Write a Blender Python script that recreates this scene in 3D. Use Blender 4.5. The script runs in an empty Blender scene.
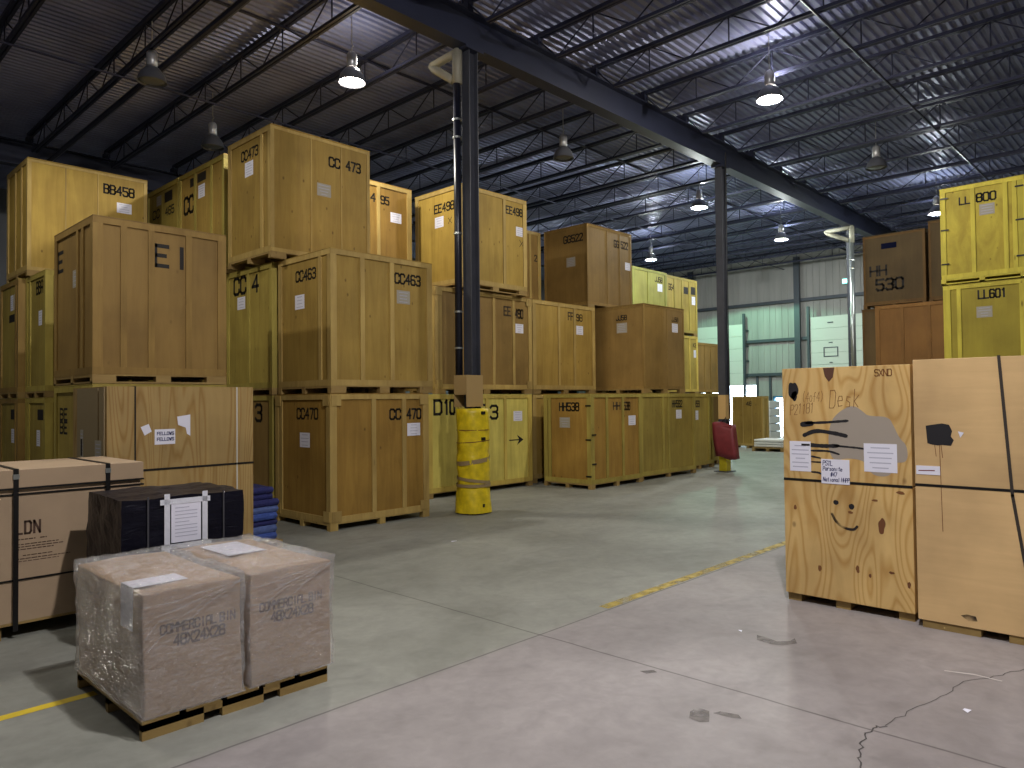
import bpy, bmesh, math, random
from mathutils import Vector, Matrix
random.seed(7)
scene = bpy.context.scene
C = scene.collection
PI = math.pi

# ------------------------------------------------------------------ camera
F_PX = 728.0
yaw, pitch, roll = math.radians(43.67), math.radians(1.26), 0.0105
fw = Vector((math.cos(yaw)*math.cos(pitch), math.sin(yaw)*math.cos(pitch), math.sin(pitch)))
r0 = Vector((math.sin(yaw), -math.cos(yaw), 0)); u0 = r0.cross(fw)
rr = math.cos(roll)*r0 - math.sin(roll)*u0
uu = math.sin(roll)*r0 + math.cos(roll)*u0
cam_d = bpy.data.cameras.new('camera'); cam = bpy.data.objects.new('camera', cam_d); C.objects.link(cam)
cam_d.sensor_width = 36; cam_d.lens = F_PX*36/1024
cam_d.clip_start = 0.05; cam_d.clip_end = 300
m = Matrix((rr, uu, -fw)).transposed().to_4x4(); m.translation = Vector((0, 0, 1.85))
cam.matrix_world = m
scene.camera = cam

# ------------------------------------------------------------------ world, exposure
w = bpy.data.worlds.new('sky'); scene.world = w; w.use_nodes = True
bg = w.node_tree.nodes['Background']; bg.inputs[0].default_value = (0.72, 0.88, 1.0, 1); bg.inputs[1].default_value = 9.0
scene.view_settings.view_transform = 'Standard'; scene.view_settings.look = 'None'
scene.view_settings.gamma = 1; scene.view_settings.use_curve_mapping = False
scene.view_settings.exposure = 0.5

WARM = (1.0, 0.95, 0.84); COOL = (0.92, 1.0, 0.97); GREEN = (0.42, 1.0, 0.66); LILAC = (1.0, 0.96, 0.96)
# x, y, power (0 = unlit), colour ; lamps hang on a regular grid, rim height 7.4 m
LAMPS = [
    (7.2, 10.65, 330, WARM), (13.1, 5.78, 520, WARM), (19.1, 10.6, 430, COOL), (25.1, 10.75, 480, COOL),
    (24.9, 16.0, 330, COOL), (25.0, 5.85, 330, COOL), (30.2, 15.7, 420, GREEN),
    (12.9, 10.6, 0, WARM), (18.9, 5.7, 0, WARM), (6.9, 15.5, 0, WARM), (4.75, 13.05, 0, WARM),
    (2.8, 0.9, 1480, LILAC), (1.1, 6.6, 100, WARM), (0.4, 11.4, 260, WARM)]
LAMP_Z = 7.4

# ------------------------------------------------------------------ materials
def s2l(c):
    return tuple(((v/255)/12.92 if v/255 <= 0.04045 else ((v/255+0.055)/1.055)**2.4) for v in c)
def new_mat(name):
    m = bpy.data.materials.new(name); m.use_nodes = True
    nt = m.node_tree; return m, nt, nt.nodes['Principled BSDF']
def plain(name, col, rough=0.6, metal=0.0, emit=None, noise=0.0, nscale=8, bump=0.0, spec=0.5):
    m, nt, b = new_mat(name); L = nt.links.new
    c = s2l(col)
    b.inputs['Base Color'].default_value = (*c, 1); b.inputs['Roughness'].default_value = rough
    b.inputs['Metallic'].default_value = metal; b.inputs['Specular IOR Level'].default_value = spec
    if emit:
        b.inputs['Emission Color'].default_value = (*s2l(emit[0]), 1); b.inputs['Emission Strength'].default_value = emit[1]
    if noise or bump:
        tc = nt.nodes.new('ShaderNodeTexCoord'); n = nt.nodes.new('ShaderNodeTexNoise')
        n.inputs['Scale'].default_value = nscale; n.inputs['Detail'].default_value = 5
        L(tc.outputs['Object'], n.inputs['Vector'])
        if noise:
            r = nt.nodes.new('ShaderNodeValToRGB')
            r.color_ramp.elements[0].position = 0.3; r.color_ramp.elements[1].position = 0.7
            r.color_ramp.elements[0].color = (*[v*(1-noise) for v in c], 1)
            r.color_ramp.elements[1].color = (*[min(1, v*(1+noise)) for v in c], 1)
            L(n.outputs['Fac'], r.inputs[0]); L(r.outputs[0], b.inputs['Base Color'])
        if bump:
            bp = nt.nodes.new('ShaderNodeBump'); bp.inputs['Strength'].default_value = bump; bp.inputs['Distance'].default_value = 0.02
            L(n.outputs['Fac'], bp.inputs['Height']); L(bp.outputs[0], b.inputs['Normal'])
    return m
def wood(name, col, contrast=0.16, knots=0.7, rough=0.62, stretch=(5.5, 5.5, 0.55), kscale=(5.2, 5.2, 3.2), rings=0.0, ksize=0.075):
    m, nt, b = new_mat(name); L = nt.links.new; N = nt.nodes.new
    c = s2l(col)
    tc = N('ShaderNodeTexCoord'); oi = N('ShaderNodeObjectInfo')
    mul = N('ShaderNodeMath'); mul.operation = 'MULTIPLY'; mul.inputs[1].default_value = 37.0
    L(oi.outputs['Random'], mul.inputs[0])
    add = N('ShaderNodeVectorMath'); add.operation = 'ADD'
    L(tc.outputs['Object'], add.inputs[0]); L(mul.outputs[0], add.inputs[1])
    mp = N('ShaderNodeMapping'); mp.inputs['Scale'].default_value = stretch; L(add.outputs[0], mp.inputs['Vector'])
    n = N('ShaderNodeTexNoise'); n.inputs['Scale'].default_value = 1.6; n.inputs['Detail'].default_value = 7; n.inputs['Roughness'].default_value = 0.62
    n.inputs['Distortion'].default_value = 0.7
    L(mp.outputs[0], n.inputs['Vector'])
    fac = n.outputs['Fac']
    ring = None
    if rings > 0:
        n2 = N('ShaderNodeTexNoise'); n2.inputs['Scale'].default_value = 0.8; n2.inputs['Detail'].default_value = 1.5; n2.inputs['Distortion'].default_value = 0.3
        wv = N('ShaderNodeMath'); wv.operation = 'MULTIPLY'; wv.inputs[1].default_value = rings
        L(mp.outputs[0], n2.inputs['Vector']); L(n2.outputs['Fac'], wv.inputs[0])
        fr = N('ShaderNodeMath'); fr.operation = 'PINGPONG'; fr.inputs[1].default_value = 1.0; L(wv.outputs[0], fr.inputs[0])
        rr2 = N('ShaderNodeValToRGB'); rr2.color_ramp.elements[0].position = 0.02; rr2.color_ramp.elements[1].position = 0.55
        rr2.color_ramp.elements[0].color = (0.8, 0.7, 0.56, 1); rr2.color_ramp.elements[1].color = (1, 1, 1, 1); L(fr.outputs[0], rr2.inputs[0]); ring = rr2.outputs[0]
    r = N('ShaderNodeValToRGB'); e = r.color_ramp.elements
    e[0].position = 0.28; e[1].position = 0.72
    e[0].color = (c[0]*(1-contrast), c[1]*(1-contrast*1.35), c[2]*(1-contrast*1.7), 1)
    e[1].color = (min(1, c[0]*(1+contrast)), min(1, c[1]*(1+contrast)), min(1, c[2]*(1+contrast*0.9)), 1)
    L(fac, r.inputs[0])
    out = r.outputs[0]
    if ring:
        mq = N('ShaderNodeMix'); mq.data_type = 'RGBA'; mq.blend_type = 'MULTIPLY'; mq.inputs[0].default_value = 1.0; L(out, mq.inputs[6]); L(ring, mq.inputs[7]); out = mq.outputs[2]
    # per-piece variation
    hv = N('ShaderNodeHueSaturation'); mr = N('ShaderNodeMapRange'); mr.inputs[3].default_value = 0.88; mr.inputs[4].default_value = 1.12
    L(oi.outputs['Random'], mr.inputs[0]); L(mr.outputs[0], hv.inputs['Value']); L(out, hv.inputs['Color']); out = hv.outputs[0]
    if knots > 0:
        mk = N('ShaderNodeMapping'); mk.inputs['Scale'].default_value = kscale; L(add.outputs[0], mk.inputs['Vector'])
        v = N('ShaderNodeTexVoronoi'); v.inputs['Scale'].default_value = 1.0; v.inputs['Randomness'].default_value = 1.0
        L(mk.outputs[0], v.inputs['Vector'])
        kr = N('ShaderNodeValToRGB'); kr.color_ramp.elements[0].position = ksize*0.5; kr.color_ramp.elements[1].position = ksize*1.5
        kr.color_ramp.elements[0].color = (knots,)*3+(1,); kr.color_ramp.elements[1].color = (0, 0, 0, 1)
        L(v.outputs['Distance'], kr.inputs[0])
        mix = N('ShaderNodeMix'); mix.data_type = 'RGBA'
        L(kr.outputs[0], mix.inputs[0]); L(out, mix.inputs[6]); mix.inputs[7].default_value = (c[0]*0.22, c[1]*0.16, c[2]*0.15, 1)
        out = mix.outputs[2]
    # scuffs and grime
    n3 = N('ShaderNodeTexNoise'); n3.inputs['Scale'].default_value = 1.3; n3.inputs['Detail'].default_value = 4; L(add.outputs[0], n3.inputs['Vector'])
    r3 = N('ShaderNodeValToRGB'); r3.color_ramp.elements[0].position = 0.3; r3.color_ramp.elements[1].position = 0.62
    r3.color_ramp.elements[0].color = (0.74, 0.73, 0.74, 1); r3.color_ramp.elements[1].color = (1, 1, 1, 1); L(n3.outputs['Fac'], r3.inputs[0])
    mm = N('ShaderNodeMix'); mm.data_type = 'RGBA'; mm.blend_type = 'MULTIPLY'; mm.inputs[0].default_value = 1
    L(out, mm.inputs[6]); L(r3.outputs[0], mm.inputs[7]); L(mm.outputs[2], b.inputs['Base Color'])
    b.inputs['Roughness'].default_value = rough; b.inputs['Specular IOR Level'].default_value = 0.3
    bp = N('ShaderNodeBump'); bp.inputs['Strength'].default_value = 0.25; bp.inputs['Distance'].default_value = 0.004
    L(fac, bp.inputs['Height']); L(bp.outputs[0], b.inputs['Normal'])
    return m
WOODS = {
    'orange': wood('plywood_orange', (158, 125, 59)),
    'tan': wood('plywood_tan', (170, 142, 72)),
    'honey': wood('plywood_honey', (184, 155, 74)),
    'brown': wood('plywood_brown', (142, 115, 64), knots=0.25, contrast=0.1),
    'olive': wood('plywood_olive', (164, 146, 72), knots=0.4),
    'pale': wood('plywood_pale', (208, 196, 103), knots=0.2),
    'yellow': wood('plywood_yellow', (196, 180, 68), knots=0.8, contrast=0.22, stretch=(3, 3, 1.1)),
    'yellowplain': wood('plywood_yellow_smooth', (172, 157, 57), knots=0.1, contrast=0.08),
    'green': wood('plywood_green_tint', (150, 148, 72), knots=0.1),
    'redbrown': wood('plywood_red_brown', (138, 100, 53), knots=0.1, contrast=0.08),
    'dark': wood('plywood_dark', (100, 82, 50), knots=0.15, contrast=0.1),
    'raw': wood('plywood_raw_sheet', (224, 190, 126), contrast=0.12, knots=0.6, rings=46, stretch=(2.6, 2.6, 0.62), kscale=(4.0, 4.0, 2.6), ksize=0.06),
    'rawdim': wood('plywood_raw_sheet_weathered', (174, 148, 96), contrast=0.13, knots=0.1, rings=34, stretch=(4.0, 4.0, 0.3)),
    'hardboard': wood('plywood_sanded_sheet', (214, 181, 130), contrast=0.05, knots=0.0, stretch=(0.8, 0.8, 9)),
    'f_tan': wood('lumber_tan', (182, 157, 94), knots=0.5, kscale=(5, 5, 1.4)),
    'f_olive': wood('lumber_olive', (172, 157, 79), knots=0.3),
    'f_pale': wood('lumber_pale', (206, 184, 94), knots=0.3),
    'f_yellow': wood('lumber_yellow', (208, 196, 77), knots=0.8, kscale=(5, 5, 1.4)),
    'f_brown': wood('lumber_brown', (150, 123, 68), knots=0.3),
    'f_redbrown': wood('lumber_red_brown', (148, 109, 59), knots=0.1),
    'f_green': wood('lumber_green_tint', (156, 157, 79), knots=0.1),
    'f_dark': wood('lumber_dark', (116, 88, 46), knots=0.1),
    'pallet': wood('pallet_lumber', (156, 132, 82), knots=0.4, stretch=(0.7, 5, 5)),
}
M_ink = plain('stencil_ink', (24, 20, 18), 0.7)
M_inkfade = plain('faded_stencil_ink', (62, 48, 34), 0.8)
M_inkbrown = plain('brown_marker', (122, 78, 40), 0.8)
M_print = plain('print_grey', (92, 76, 62), 0.8)
M_boxink = plain('carton_print', (88, 66, 54), 0.8)
M_blueink = plain('blue_marker', (44, 46, 110), 0.7)
M_greyline = plain('printed_lines', (176, 176, 196), 0.7)
M_paper = plain('paper', (226, 226, 240), 0.5)
M_paperdim = plain('aged_paper', (160, 154, 140), 0.6)
M_steel = plain('painted_dark_steel', (52, 54, 70), 0.5, 0.2, noise=0.15, nscale=3)
M_joist = plain('joist_paint', (50, 53, 76), 0.45, 0.3)
M_beam = plain('beam_paint', (42, 46, 66), 0.5, 0.2, noise=0.1, nscale=2)
M_column = plain('column_paint', (66, 68, 76), 0.55, 0.1, noise=0.15, nscale=3)
M_black = plain('black_strap', (14, 12, 12), 0.4)
M_blackpipe = plain('black_pipe', (20, 22, 36), 0.35)
M_white = plain('white_paint', (206, 206, 198), 0.5)
M_insul = plain('white_pipe_insulation', (150, 146, 128), 0.6, noise=0.08, nscale=6)
M_galv = plain('galvanised_pipe', (170, 174, 170), 0.3, 0.8)
M_yellow = plain('yellow_vinyl', (222, 196, 30), 0.38, noise=0.2, nscale=9, bump=0.6)
M_yellowpaint = plain('yellow_paint', (214, 196, 32), 0.5)
M_tape = plain('grey_brown_tape', (150, 130, 92), 0.4)
M_duct = plain('white_tape', (214, 216, 226), 0.4, bump=0.3, nscale=30)
M_red = plain('red_vinyl', (122, 44, 50), 0.5, noise=0.15, nscale=6, bump=0.5)
M_card = plain('cardboard', (172, 145, 114), 0.75, noise=0.05, nscale=5)
M_card2 = plain('cardboard_pale', (172, 148, 120), 0.75, noise=0.05, nscale=5)
M_blue = [plain('moving_blanket_blue', (54, 78, 150), 0.85, noise=0.2, nscale=20, bump=0.8),
          plain('moving_blanket_navy', (34, 38, 96), 0.85, noise=0.2, nscale=20, bump=0.8),
          plain('moving_blanket_slate', (78, 96, 150), 0.85, noise=0.2, nscale=20, bump=0.8)]
M_bluetape = plain('blue_tape', (14, 18, 48), 0.85, spec=0.1)
M_spray = plain('black_spray_paint', (22, 20, 26), 0.7)
M_greypaint = plain('grey_overpaint', (158, 148, 136), 0.75)
M_lens = plain('lit_lamp_lens', (255, 250, 235), 0.4, emit=((255, 246, 230), 30))
M_lensg = plain('lit_lamp_lens_green', (200, 255, 230), 0.4, emit=((170, 255, 220), 14))
M_lensoff = plain('unlit_lamp_lens', (120, 122, 122), 0.2)
M_refl = plain('lamp_reflector', (104, 106, 114), 0.35, 0.4)
M_ballast = plain('lamp_ballast_housing', (188, 188, 190), 0.35, 0.5)
M_exit = plain('exit_sign_face', (120, 230, 220), 0.5, emit=((110, 235, 220), 1.6))
M_exitletter = plain('exit_sign_letters', (235, 255, 250), 0.5, emit=((235, 255, 250), 2.2))
M_girt = plain('girt_paint', (84, 90, 98), 0.5, 0.2)
M_sheet = plain('white_sheet_goods', (226, 228, 224), 0.5)
M_rubber = plain('grey_rubber', (60, 60, 66), 0.7)

def mat_black_wrap():
    m, nt, b = new_mat('black_stretch_wrap'); L = nt.links.new; N = nt.nodes.new
    b.inputs['Base Color'].default_value = (0.006, 0.006, 0.012, 1); b.inputs['Roughness'].default_value = 0.36; b.inputs['Specular IOR Level'].default_value = 0.12
    tc = N('ShaderNodeTexCoord'); mp = N('ShaderNodeMapping'); mp.inputs['Scale'].default_value = (3, 3, 9); L(tc.outputs['Object'], mp.inputs[0])
    n = N('ShaderNodeTexNoise'); n.inputs['Scale'].default_value = 3; n.inputs['Detail'].default_value = 6; n.inputs['Distortion'].default_value = 1.0; L(mp.outputs[0], n.inputs[0])
    bp = N('ShaderNodeBump'); bp.inputs['Strength'].default_value = 0.55; bp.inputs['Distance'].default_value = 0.015
    L(n.outputs['Fac'], bp.inputs['Height']); L(bp.outputs[0], b.inputs['Normal'])
    return m
M_blackwrap = mat_black_wrap()
def mat_clear_wrap():
    m, nt, b = new_mat('clear_stretch_wrap'); L = nt.links.new; N = nt.nodes.new
    out = nt.nodes['Material Output']
    tr = N('ShaderNodeBsdfTransparent'); tr.inputs[0].default_value = (0.97, 0.96, 0.95, 1)
    gl = N('ShaderNodeBsdfGlossy'); gl.inputs['Roughness'].default_value = 0.12; gl.inputs[0].default_value = (1, 1, 1, 1)
    df = N('ShaderNodeBsdfDiffuse'); df.inputs[0].default_value = (0.8, 0.8, 0.84, 1)
    tc = N('ShaderNodeTexCoord'); mp = N('ShaderNodeMapping'); mp.inputs['Scale'].default_value = (2.2, 2.2, 11); mp.inputs['Rotation'].default_value = (0.25, 0.25, 0)
    L(tc.outputs['Object'], mp.inputs[0])
    n = N('ShaderNodeTexNoise'); n.inputs['Scale'].default_value = 5.5; n.inputs['Detail'].default_value = 8; n.inputs['Roughness'].default_value = 0.65; n.inputs['Distortion'].default_value = 1.6
    L(mp.outputs[0], n.inputs[0])
    bp = N('ShaderNodeBump'); bp.inputs['Strength'].default_value = 1.0; bp.inputs['Distance'].default_value = 0.05
    L(n.outputs['Fac'], bp.inputs['Height']); L(bp.outputs[0], gl.inputs['Normal'])
    r = N('ShaderNodeValToRGB'); r.color_ramp.elements[0].position = 0.44; r.color_ramp.elements[1].position = 0.72
    r.color_ramp.elements[0].color = (0.08, 0.08, 0.08, 1); r.color_ramp.elements[1].color = (0.46, 0.46, 0.46, 1)
    L(n.outputs['Fac'], r.inputs[0])
    m1 = N('ShaderNodeMixShader'); L(r.outputs[0], m1.inputs[0]); L(tr.outputs[0], m1.inputs[1]); L(df.outputs[0], m1.inputs[2])
    m2 = N('ShaderNodeMixShader'); m2.inputs[0].default_value = 0.3; L(m1.outputs[0], m2.inputs[1]); L(gl.outputs[0], m2.inputs[2])
    L(m2.outputs[0], out.inputs[0]); return m
M_wrap = mat_clear_wrap()
def mat_floor():
    m, nt, b = new_mat('concrete_floor'); L = nt.links.new; N = nt.nodes.new
    tc = N('ShaderNodeTexCoord'); sp = N('ShaderNodeSeparateXYZ'); L(tc.outputs['Object'], sp.inputs[0])
    def noise(sc, det, dist=0.0, stretch=None):
        n = N('ShaderNodeTexNoise'); n.inputs['Scale'].default_value = sc; n.inputs['Detail'].default_value = det; n.inputs['Distortion'].default_value = dist
        if stretch:
            mp = N('ShaderNodeMapping'); mp.inputs['Scale'].default_value = stretch; L(tc.outputs['Object'], mp.inputs[0]); L(mp.outputs[0], n.inputs[0])
        else: L(tc.outputs['Object'], n.inputs[0])
        return n.outputs['Fac']
    n1 = noise(0.55, 6, 0.4); r = N('ShaderNodeValToRGB')
    r.color_ramp.elements[0].position = 0.32; r.color_ramp.elements[1].position = 0.68
    r.color_ramp.elements[0].color = (*s2l((128, 122, 121)), 1); r.color_ramp.elements[1].color = (*s2l((156, 150, 149)), 1)
    L(n1, r.inputs[0])
    # past the joint, towards the crates, the slab is coloured slightly greener
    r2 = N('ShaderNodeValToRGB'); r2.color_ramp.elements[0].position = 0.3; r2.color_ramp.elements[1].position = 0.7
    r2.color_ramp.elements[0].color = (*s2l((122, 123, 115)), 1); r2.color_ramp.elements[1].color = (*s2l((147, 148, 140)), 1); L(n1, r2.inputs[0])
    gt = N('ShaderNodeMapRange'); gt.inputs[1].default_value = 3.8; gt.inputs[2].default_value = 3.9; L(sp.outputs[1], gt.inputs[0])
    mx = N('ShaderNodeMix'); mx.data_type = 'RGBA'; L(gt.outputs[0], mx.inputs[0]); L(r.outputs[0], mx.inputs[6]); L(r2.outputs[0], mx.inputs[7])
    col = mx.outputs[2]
    def mult(col, fac, lo, hi, p0, p1):
        rr_ = N('ShaderNodeValToRGB'); rr_.color_ramp.elements[0].position = p0; rr_.color_ramp.elements[1].position = p1
        rr_.color_ramp.elements[0].color = (lo, lo, lo, 1); rr_.color_ramp.elements[1].color = (hi, hi, hi, 1); L(fac, rr_.inputs[0])
        q = N('ShaderNodeMix'); q.data_type = 'RGBA'; q.blend_type = 'MULTIPLY'; q.inputs[0].default_value = 1
        L(col, q.inputs[6]); L(rr_.outputs[0], q.inputs[7]); return q.outputs[2]
    col = mult(col, noise(14, 8, 0.5), 0.93, 1.04, 0.3, 0.7)
    col = mult(col, noise(2.6, 5, 1.8), 0.9, 1.02, 0.3, 0.55)
    col = mult(col, noise(1.1, 5, 1.5, (1, 1.8, 1)), 0.92, 1.03, 0.36, 0.62)
    # saw-cut joints
    def joint(axis, pos, width, col):
        nn = N('ShaderNodeMath'); nn.operation = 'SUBTRACT'; L(sp.outputs[axis], nn.inputs[0]); nn.inputs[1].default_value = pos
        j = N('ShaderNodeMath'); j.operation = 'MULTIPLY_ADD'; L(noise(1.6, 4), j.inputs[0]); j.inputs[1].default_value = 0.03; L(nn.outputs[0], j.inputs[2])
        ab = N('ShaderNodeMath'); ab.operation = 'ABSOLUTE'; L(j.outputs[0], ab.inputs[0])
        return mult(col, ab.outputs[0], 0.45, 1.0, width*0.3, width)
    for ax, p in ((0, 4.33), (1, 3.86), (0, 13.0), (0, 21.7), (1, 12.6)):
        col = joint(ax, p, 0.012, col)
    L(col, b.inputs['Base Color'])
    rg = N('ShaderNodeMapRange'); rg.inputs[3].default_value = 0.45; rg.inputs[4].default_value = 0.68; L(noise(3, 5, 1), rg.inputs[0]); L(rg.outputs[0], b.inputs['Roughness'])
    b.inputs['Specular IOR Level'].default_value = 0.4
    bp = N('ShaderNodeBump'); bp.inputs['Strength'].default_value = 0.12; bp.inputs['Distance'].default_value = 0.01; L(noise(20, 6), bp.inputs['Height']); L(bp.outputs[0], b.inputs['Normal'])
    return m
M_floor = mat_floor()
def mat_worn(name, col, lo, hi):
    m, nt, b = new_mat(name); L = nt.links.new; N = nt.nodes.new
    b.inputs['Base Color'].default_value = (*s2l(col), 1); b.inputs['Roughness'].default_value = 0.6
    tr = N('ShaderNodeBsdfTransparent'); mx = N('ShaderNodeMixShader'); out = nt.nodes['Material Output']
    tc = N('ShaderNodeTexCoord'); n = N('ShaderNodeTexNoise'); n.inputs['Scale'].default_value = 7; n.inputs['Detail'].default_value = 8; L(tc.outputs['Object'], n.inputs[0])
    r = N('ShaderNodeValToRGB'); r.color_ramp.elements[0].position = lo; r.color_ramp.elements[1].position = hi
    L(n.outputs['Fac'], r.inputs[0]); L(r.outputs[0], mx.inputs[0]); L(tr.outputs[0], mx.inputs[1]); L(b.outputs[0], mx.inputs[2]); L(mx.outputs[0], out.inputs[0])
    return m
M_stripe = mat_worn('worn_yellow_floor_paint', (186, 164, 78), 0.32, 0.64)
M_stripe2 = plain('yellow_floor_paint', (212, 184, 40), 0.6, noise=0.1)
def mat_soft_spray():
    return mat_worn('soft_spray', (40, 32, 30), 0.3, 0.62)
M_softspray = mat_soft_spray()
def mat_deck():
    m, nt, b = new_mat('metal_roof_deck'); L = nt.links.new; N = nt.nodes.new
    b.inputs['Roughness'].default_value = 0.36; b.inputs['Metallic'].default_value = 0.35
    tc = N('ShaderNodeTexCoord'); n = N('ShaderNodeTexNoise'); n.inputs['Scale'].default_value = 0.8; n.inputs['Detail'].default_value = 6; L(tc.outputs['Object'], n.inputs[0])
    r = N('ShaderNodeValToRGB'); r.color_ramp.elements[0].position = 0.3; r.color_ramp.elements[1].position = 0.7
    r.color_ramp.elements[0].color = (*s2l((124, 129, 164)), 1); r.color_ramp.elements[1].color = (*s2l((156, 161, 196)), 1)
    L(n.outputs['Fac'], r.inputs[0]); L(r.outputs[0], b.inputs['Base Color']); return m
M_deck = mat_deck()
def mat_panelwall(name, col):
    m, nt, b = new_mat(name); L = nt.links.new; N = nt.nodes.new
    b.inputs['Roughness'].default_value = 0.5; c = s2l(col)
    tc = N('ShaderNodeTexCoord'); mp = N('ShaderNodeMapping'); mp.inputs['Scale'].default_value = (2, 2, 0.25); L(tc.outputs['Object'], mp.inputs[0])
    n = N('ShaderNodeTexNoise'); n.inputs['Scale'].default_value = 1.3; n.inputs['Detail'].default_value = 6; L(mp.outputs[0], n.inputs[0])
    r = N('ShaderNodeValToRGB'); r.color_ramp.elements[0].position = 0.3; r.color_ramp.elements[1].position = 0.7
    r.color_ramp.elements[0].color = (*[v*0.86 for v in c], 1); r.color_ramp.elements[1].color = (*[min(1, v*1.1) for v in c], 1)
    L(n.outputs['Fac'], r.inputs[0]); L(r.outputs[0], b.inputs['Base Color']); return m
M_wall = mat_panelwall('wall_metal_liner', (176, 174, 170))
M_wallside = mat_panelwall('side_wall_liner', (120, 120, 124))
M_door = plain('dock_door_white', (232, 232, 224), 0.5)

# ------------------------------------------------------------------ mesh helpers
def add_box(bm, x0, x1, y0, y1, z0, z1):
    vs = [bm.verts.new((x, y, z)) for x in (x0, x1) for y in (y0, y1) for z in (z0, z1)]
    for f in ((0, 1, 3, 2), (4, 6, 7, 5), (0, 4, 5, 1), (2, 3, 7, 6), (0, 2, 6, 4), (1, 5, 7, 3)):
        bm.faces.new([vs[i] for i in f])
def BX(*boxes):
    bm = bmesh.new()
    for b in boxes: add_box(bm, *b)
    return bm
def add_tube(bm, pts, r, seg=8, caps=True):
    pts = [Vector(p) for p in pts]; rings = []
    rs = r if isinstance(r, (list, tuple)) else [r]*len(pts)
    for i, p in enumerate(pts):
        t = (pts[min(i+1, len(pts)-1)]-pts[max(i-1, 0)]).normalized()
        a = t.cross(Vector((0, 0, 1)));
        if a.length < 1e-3: a = t.cross(Vector((0, 1, 0)))
        a.normalize(); b = t.cross(a)
        rings.append([bm.verts.new(p+rs[i]*(math.cos(2*PI*k/seg)*a+math.sin(2*PI*k/seg)*b)) for k in range(seg)])
    for i in range(len(rings)-1):
        for k in range(seg):
            bm.faces.new((rings[i][k], rings[i][(k+1) % seg], rings[i+1][(k+1) % seg], rings[i+1][k]))
    if caps: bm.faces.new(rings[0][::-1]); bm.faces.new(rings[-1])
def add_lathe(bm, prof, seg=24, close=True):
    rings = [[bm.verts.new((r*math.cos(2*PI*k/seg), r*math.sin(2*PI*k/seg), z)) for k in range(seg)] for r, z in prof]
    for i in range(len(rings)-1):
        for k in range(seg):
            bm.faces.new((rings[i][k], rings[i][(k+1) % seg], rings[i+1][(k+1) % seg], rings[i+1][k]))
    if close: bm.faces.new(rings[0][::-1]); bm.faces.new(rings[-1])
def obj(name, bm, mat, parent=None, bevel=0, smooth=False):
    me = bpy.data.meshes.new(name)
    bmesh.ops.recalc_face_normals(bm, faces=bm.faces); bm.to_mesh(me); bm.free()
    me.materials.append(mat)
    if smooth:
        for p in me.polygons: p.use_smooth = True
    o = bpy.data.objects.new(name, me); C.objects.link(o)
    if parent: o.parent = parent
    if bevel:
        md = o.modifiers.new('bevel', 'BEVEL'); md.width = bevel; md.segments = 2; md.limit_method = 'ANGLE'
    return o
def tag(o, label, cat, group=None):
    o['label'] = label; o['category'] = cat
    if group: o['group'] = group
    return o
def thing(name, label, cat, loc=(0, 0, 0), rotz=0, group=None):
    o = bpy.data.objects.new(name, None); C.objects.link(o); o.empty_display_size = 0.2
    o.location = loc; o.rotation_euler = (0, 0, rotz); return tag(o, label, cat, group)
def struct(name, bm, mat, **k):
    o = obj(name, bm, mat, **k); o['kind'] = 'structure'; return o
def dup(root, loc, label=None, rotz=None):
    def cp(o, par):
        c = o.copy(); C.objects.link(c)
        if par: c.parent = par
        for ch in list(kids.get(o.name, [])): cp(ch, c)
        return c
    kids = {}
    def collect(o):
        kids[o.name] = list(o.children)
        for ch in kids[o.name]: collect(ch)
    collect(root)
    r = cp(root, None); r.location = loc
    if rotz is not None: r.rotation_euler = (0, 0, rotz)
    if label: r['label'] = label
    return r

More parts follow.
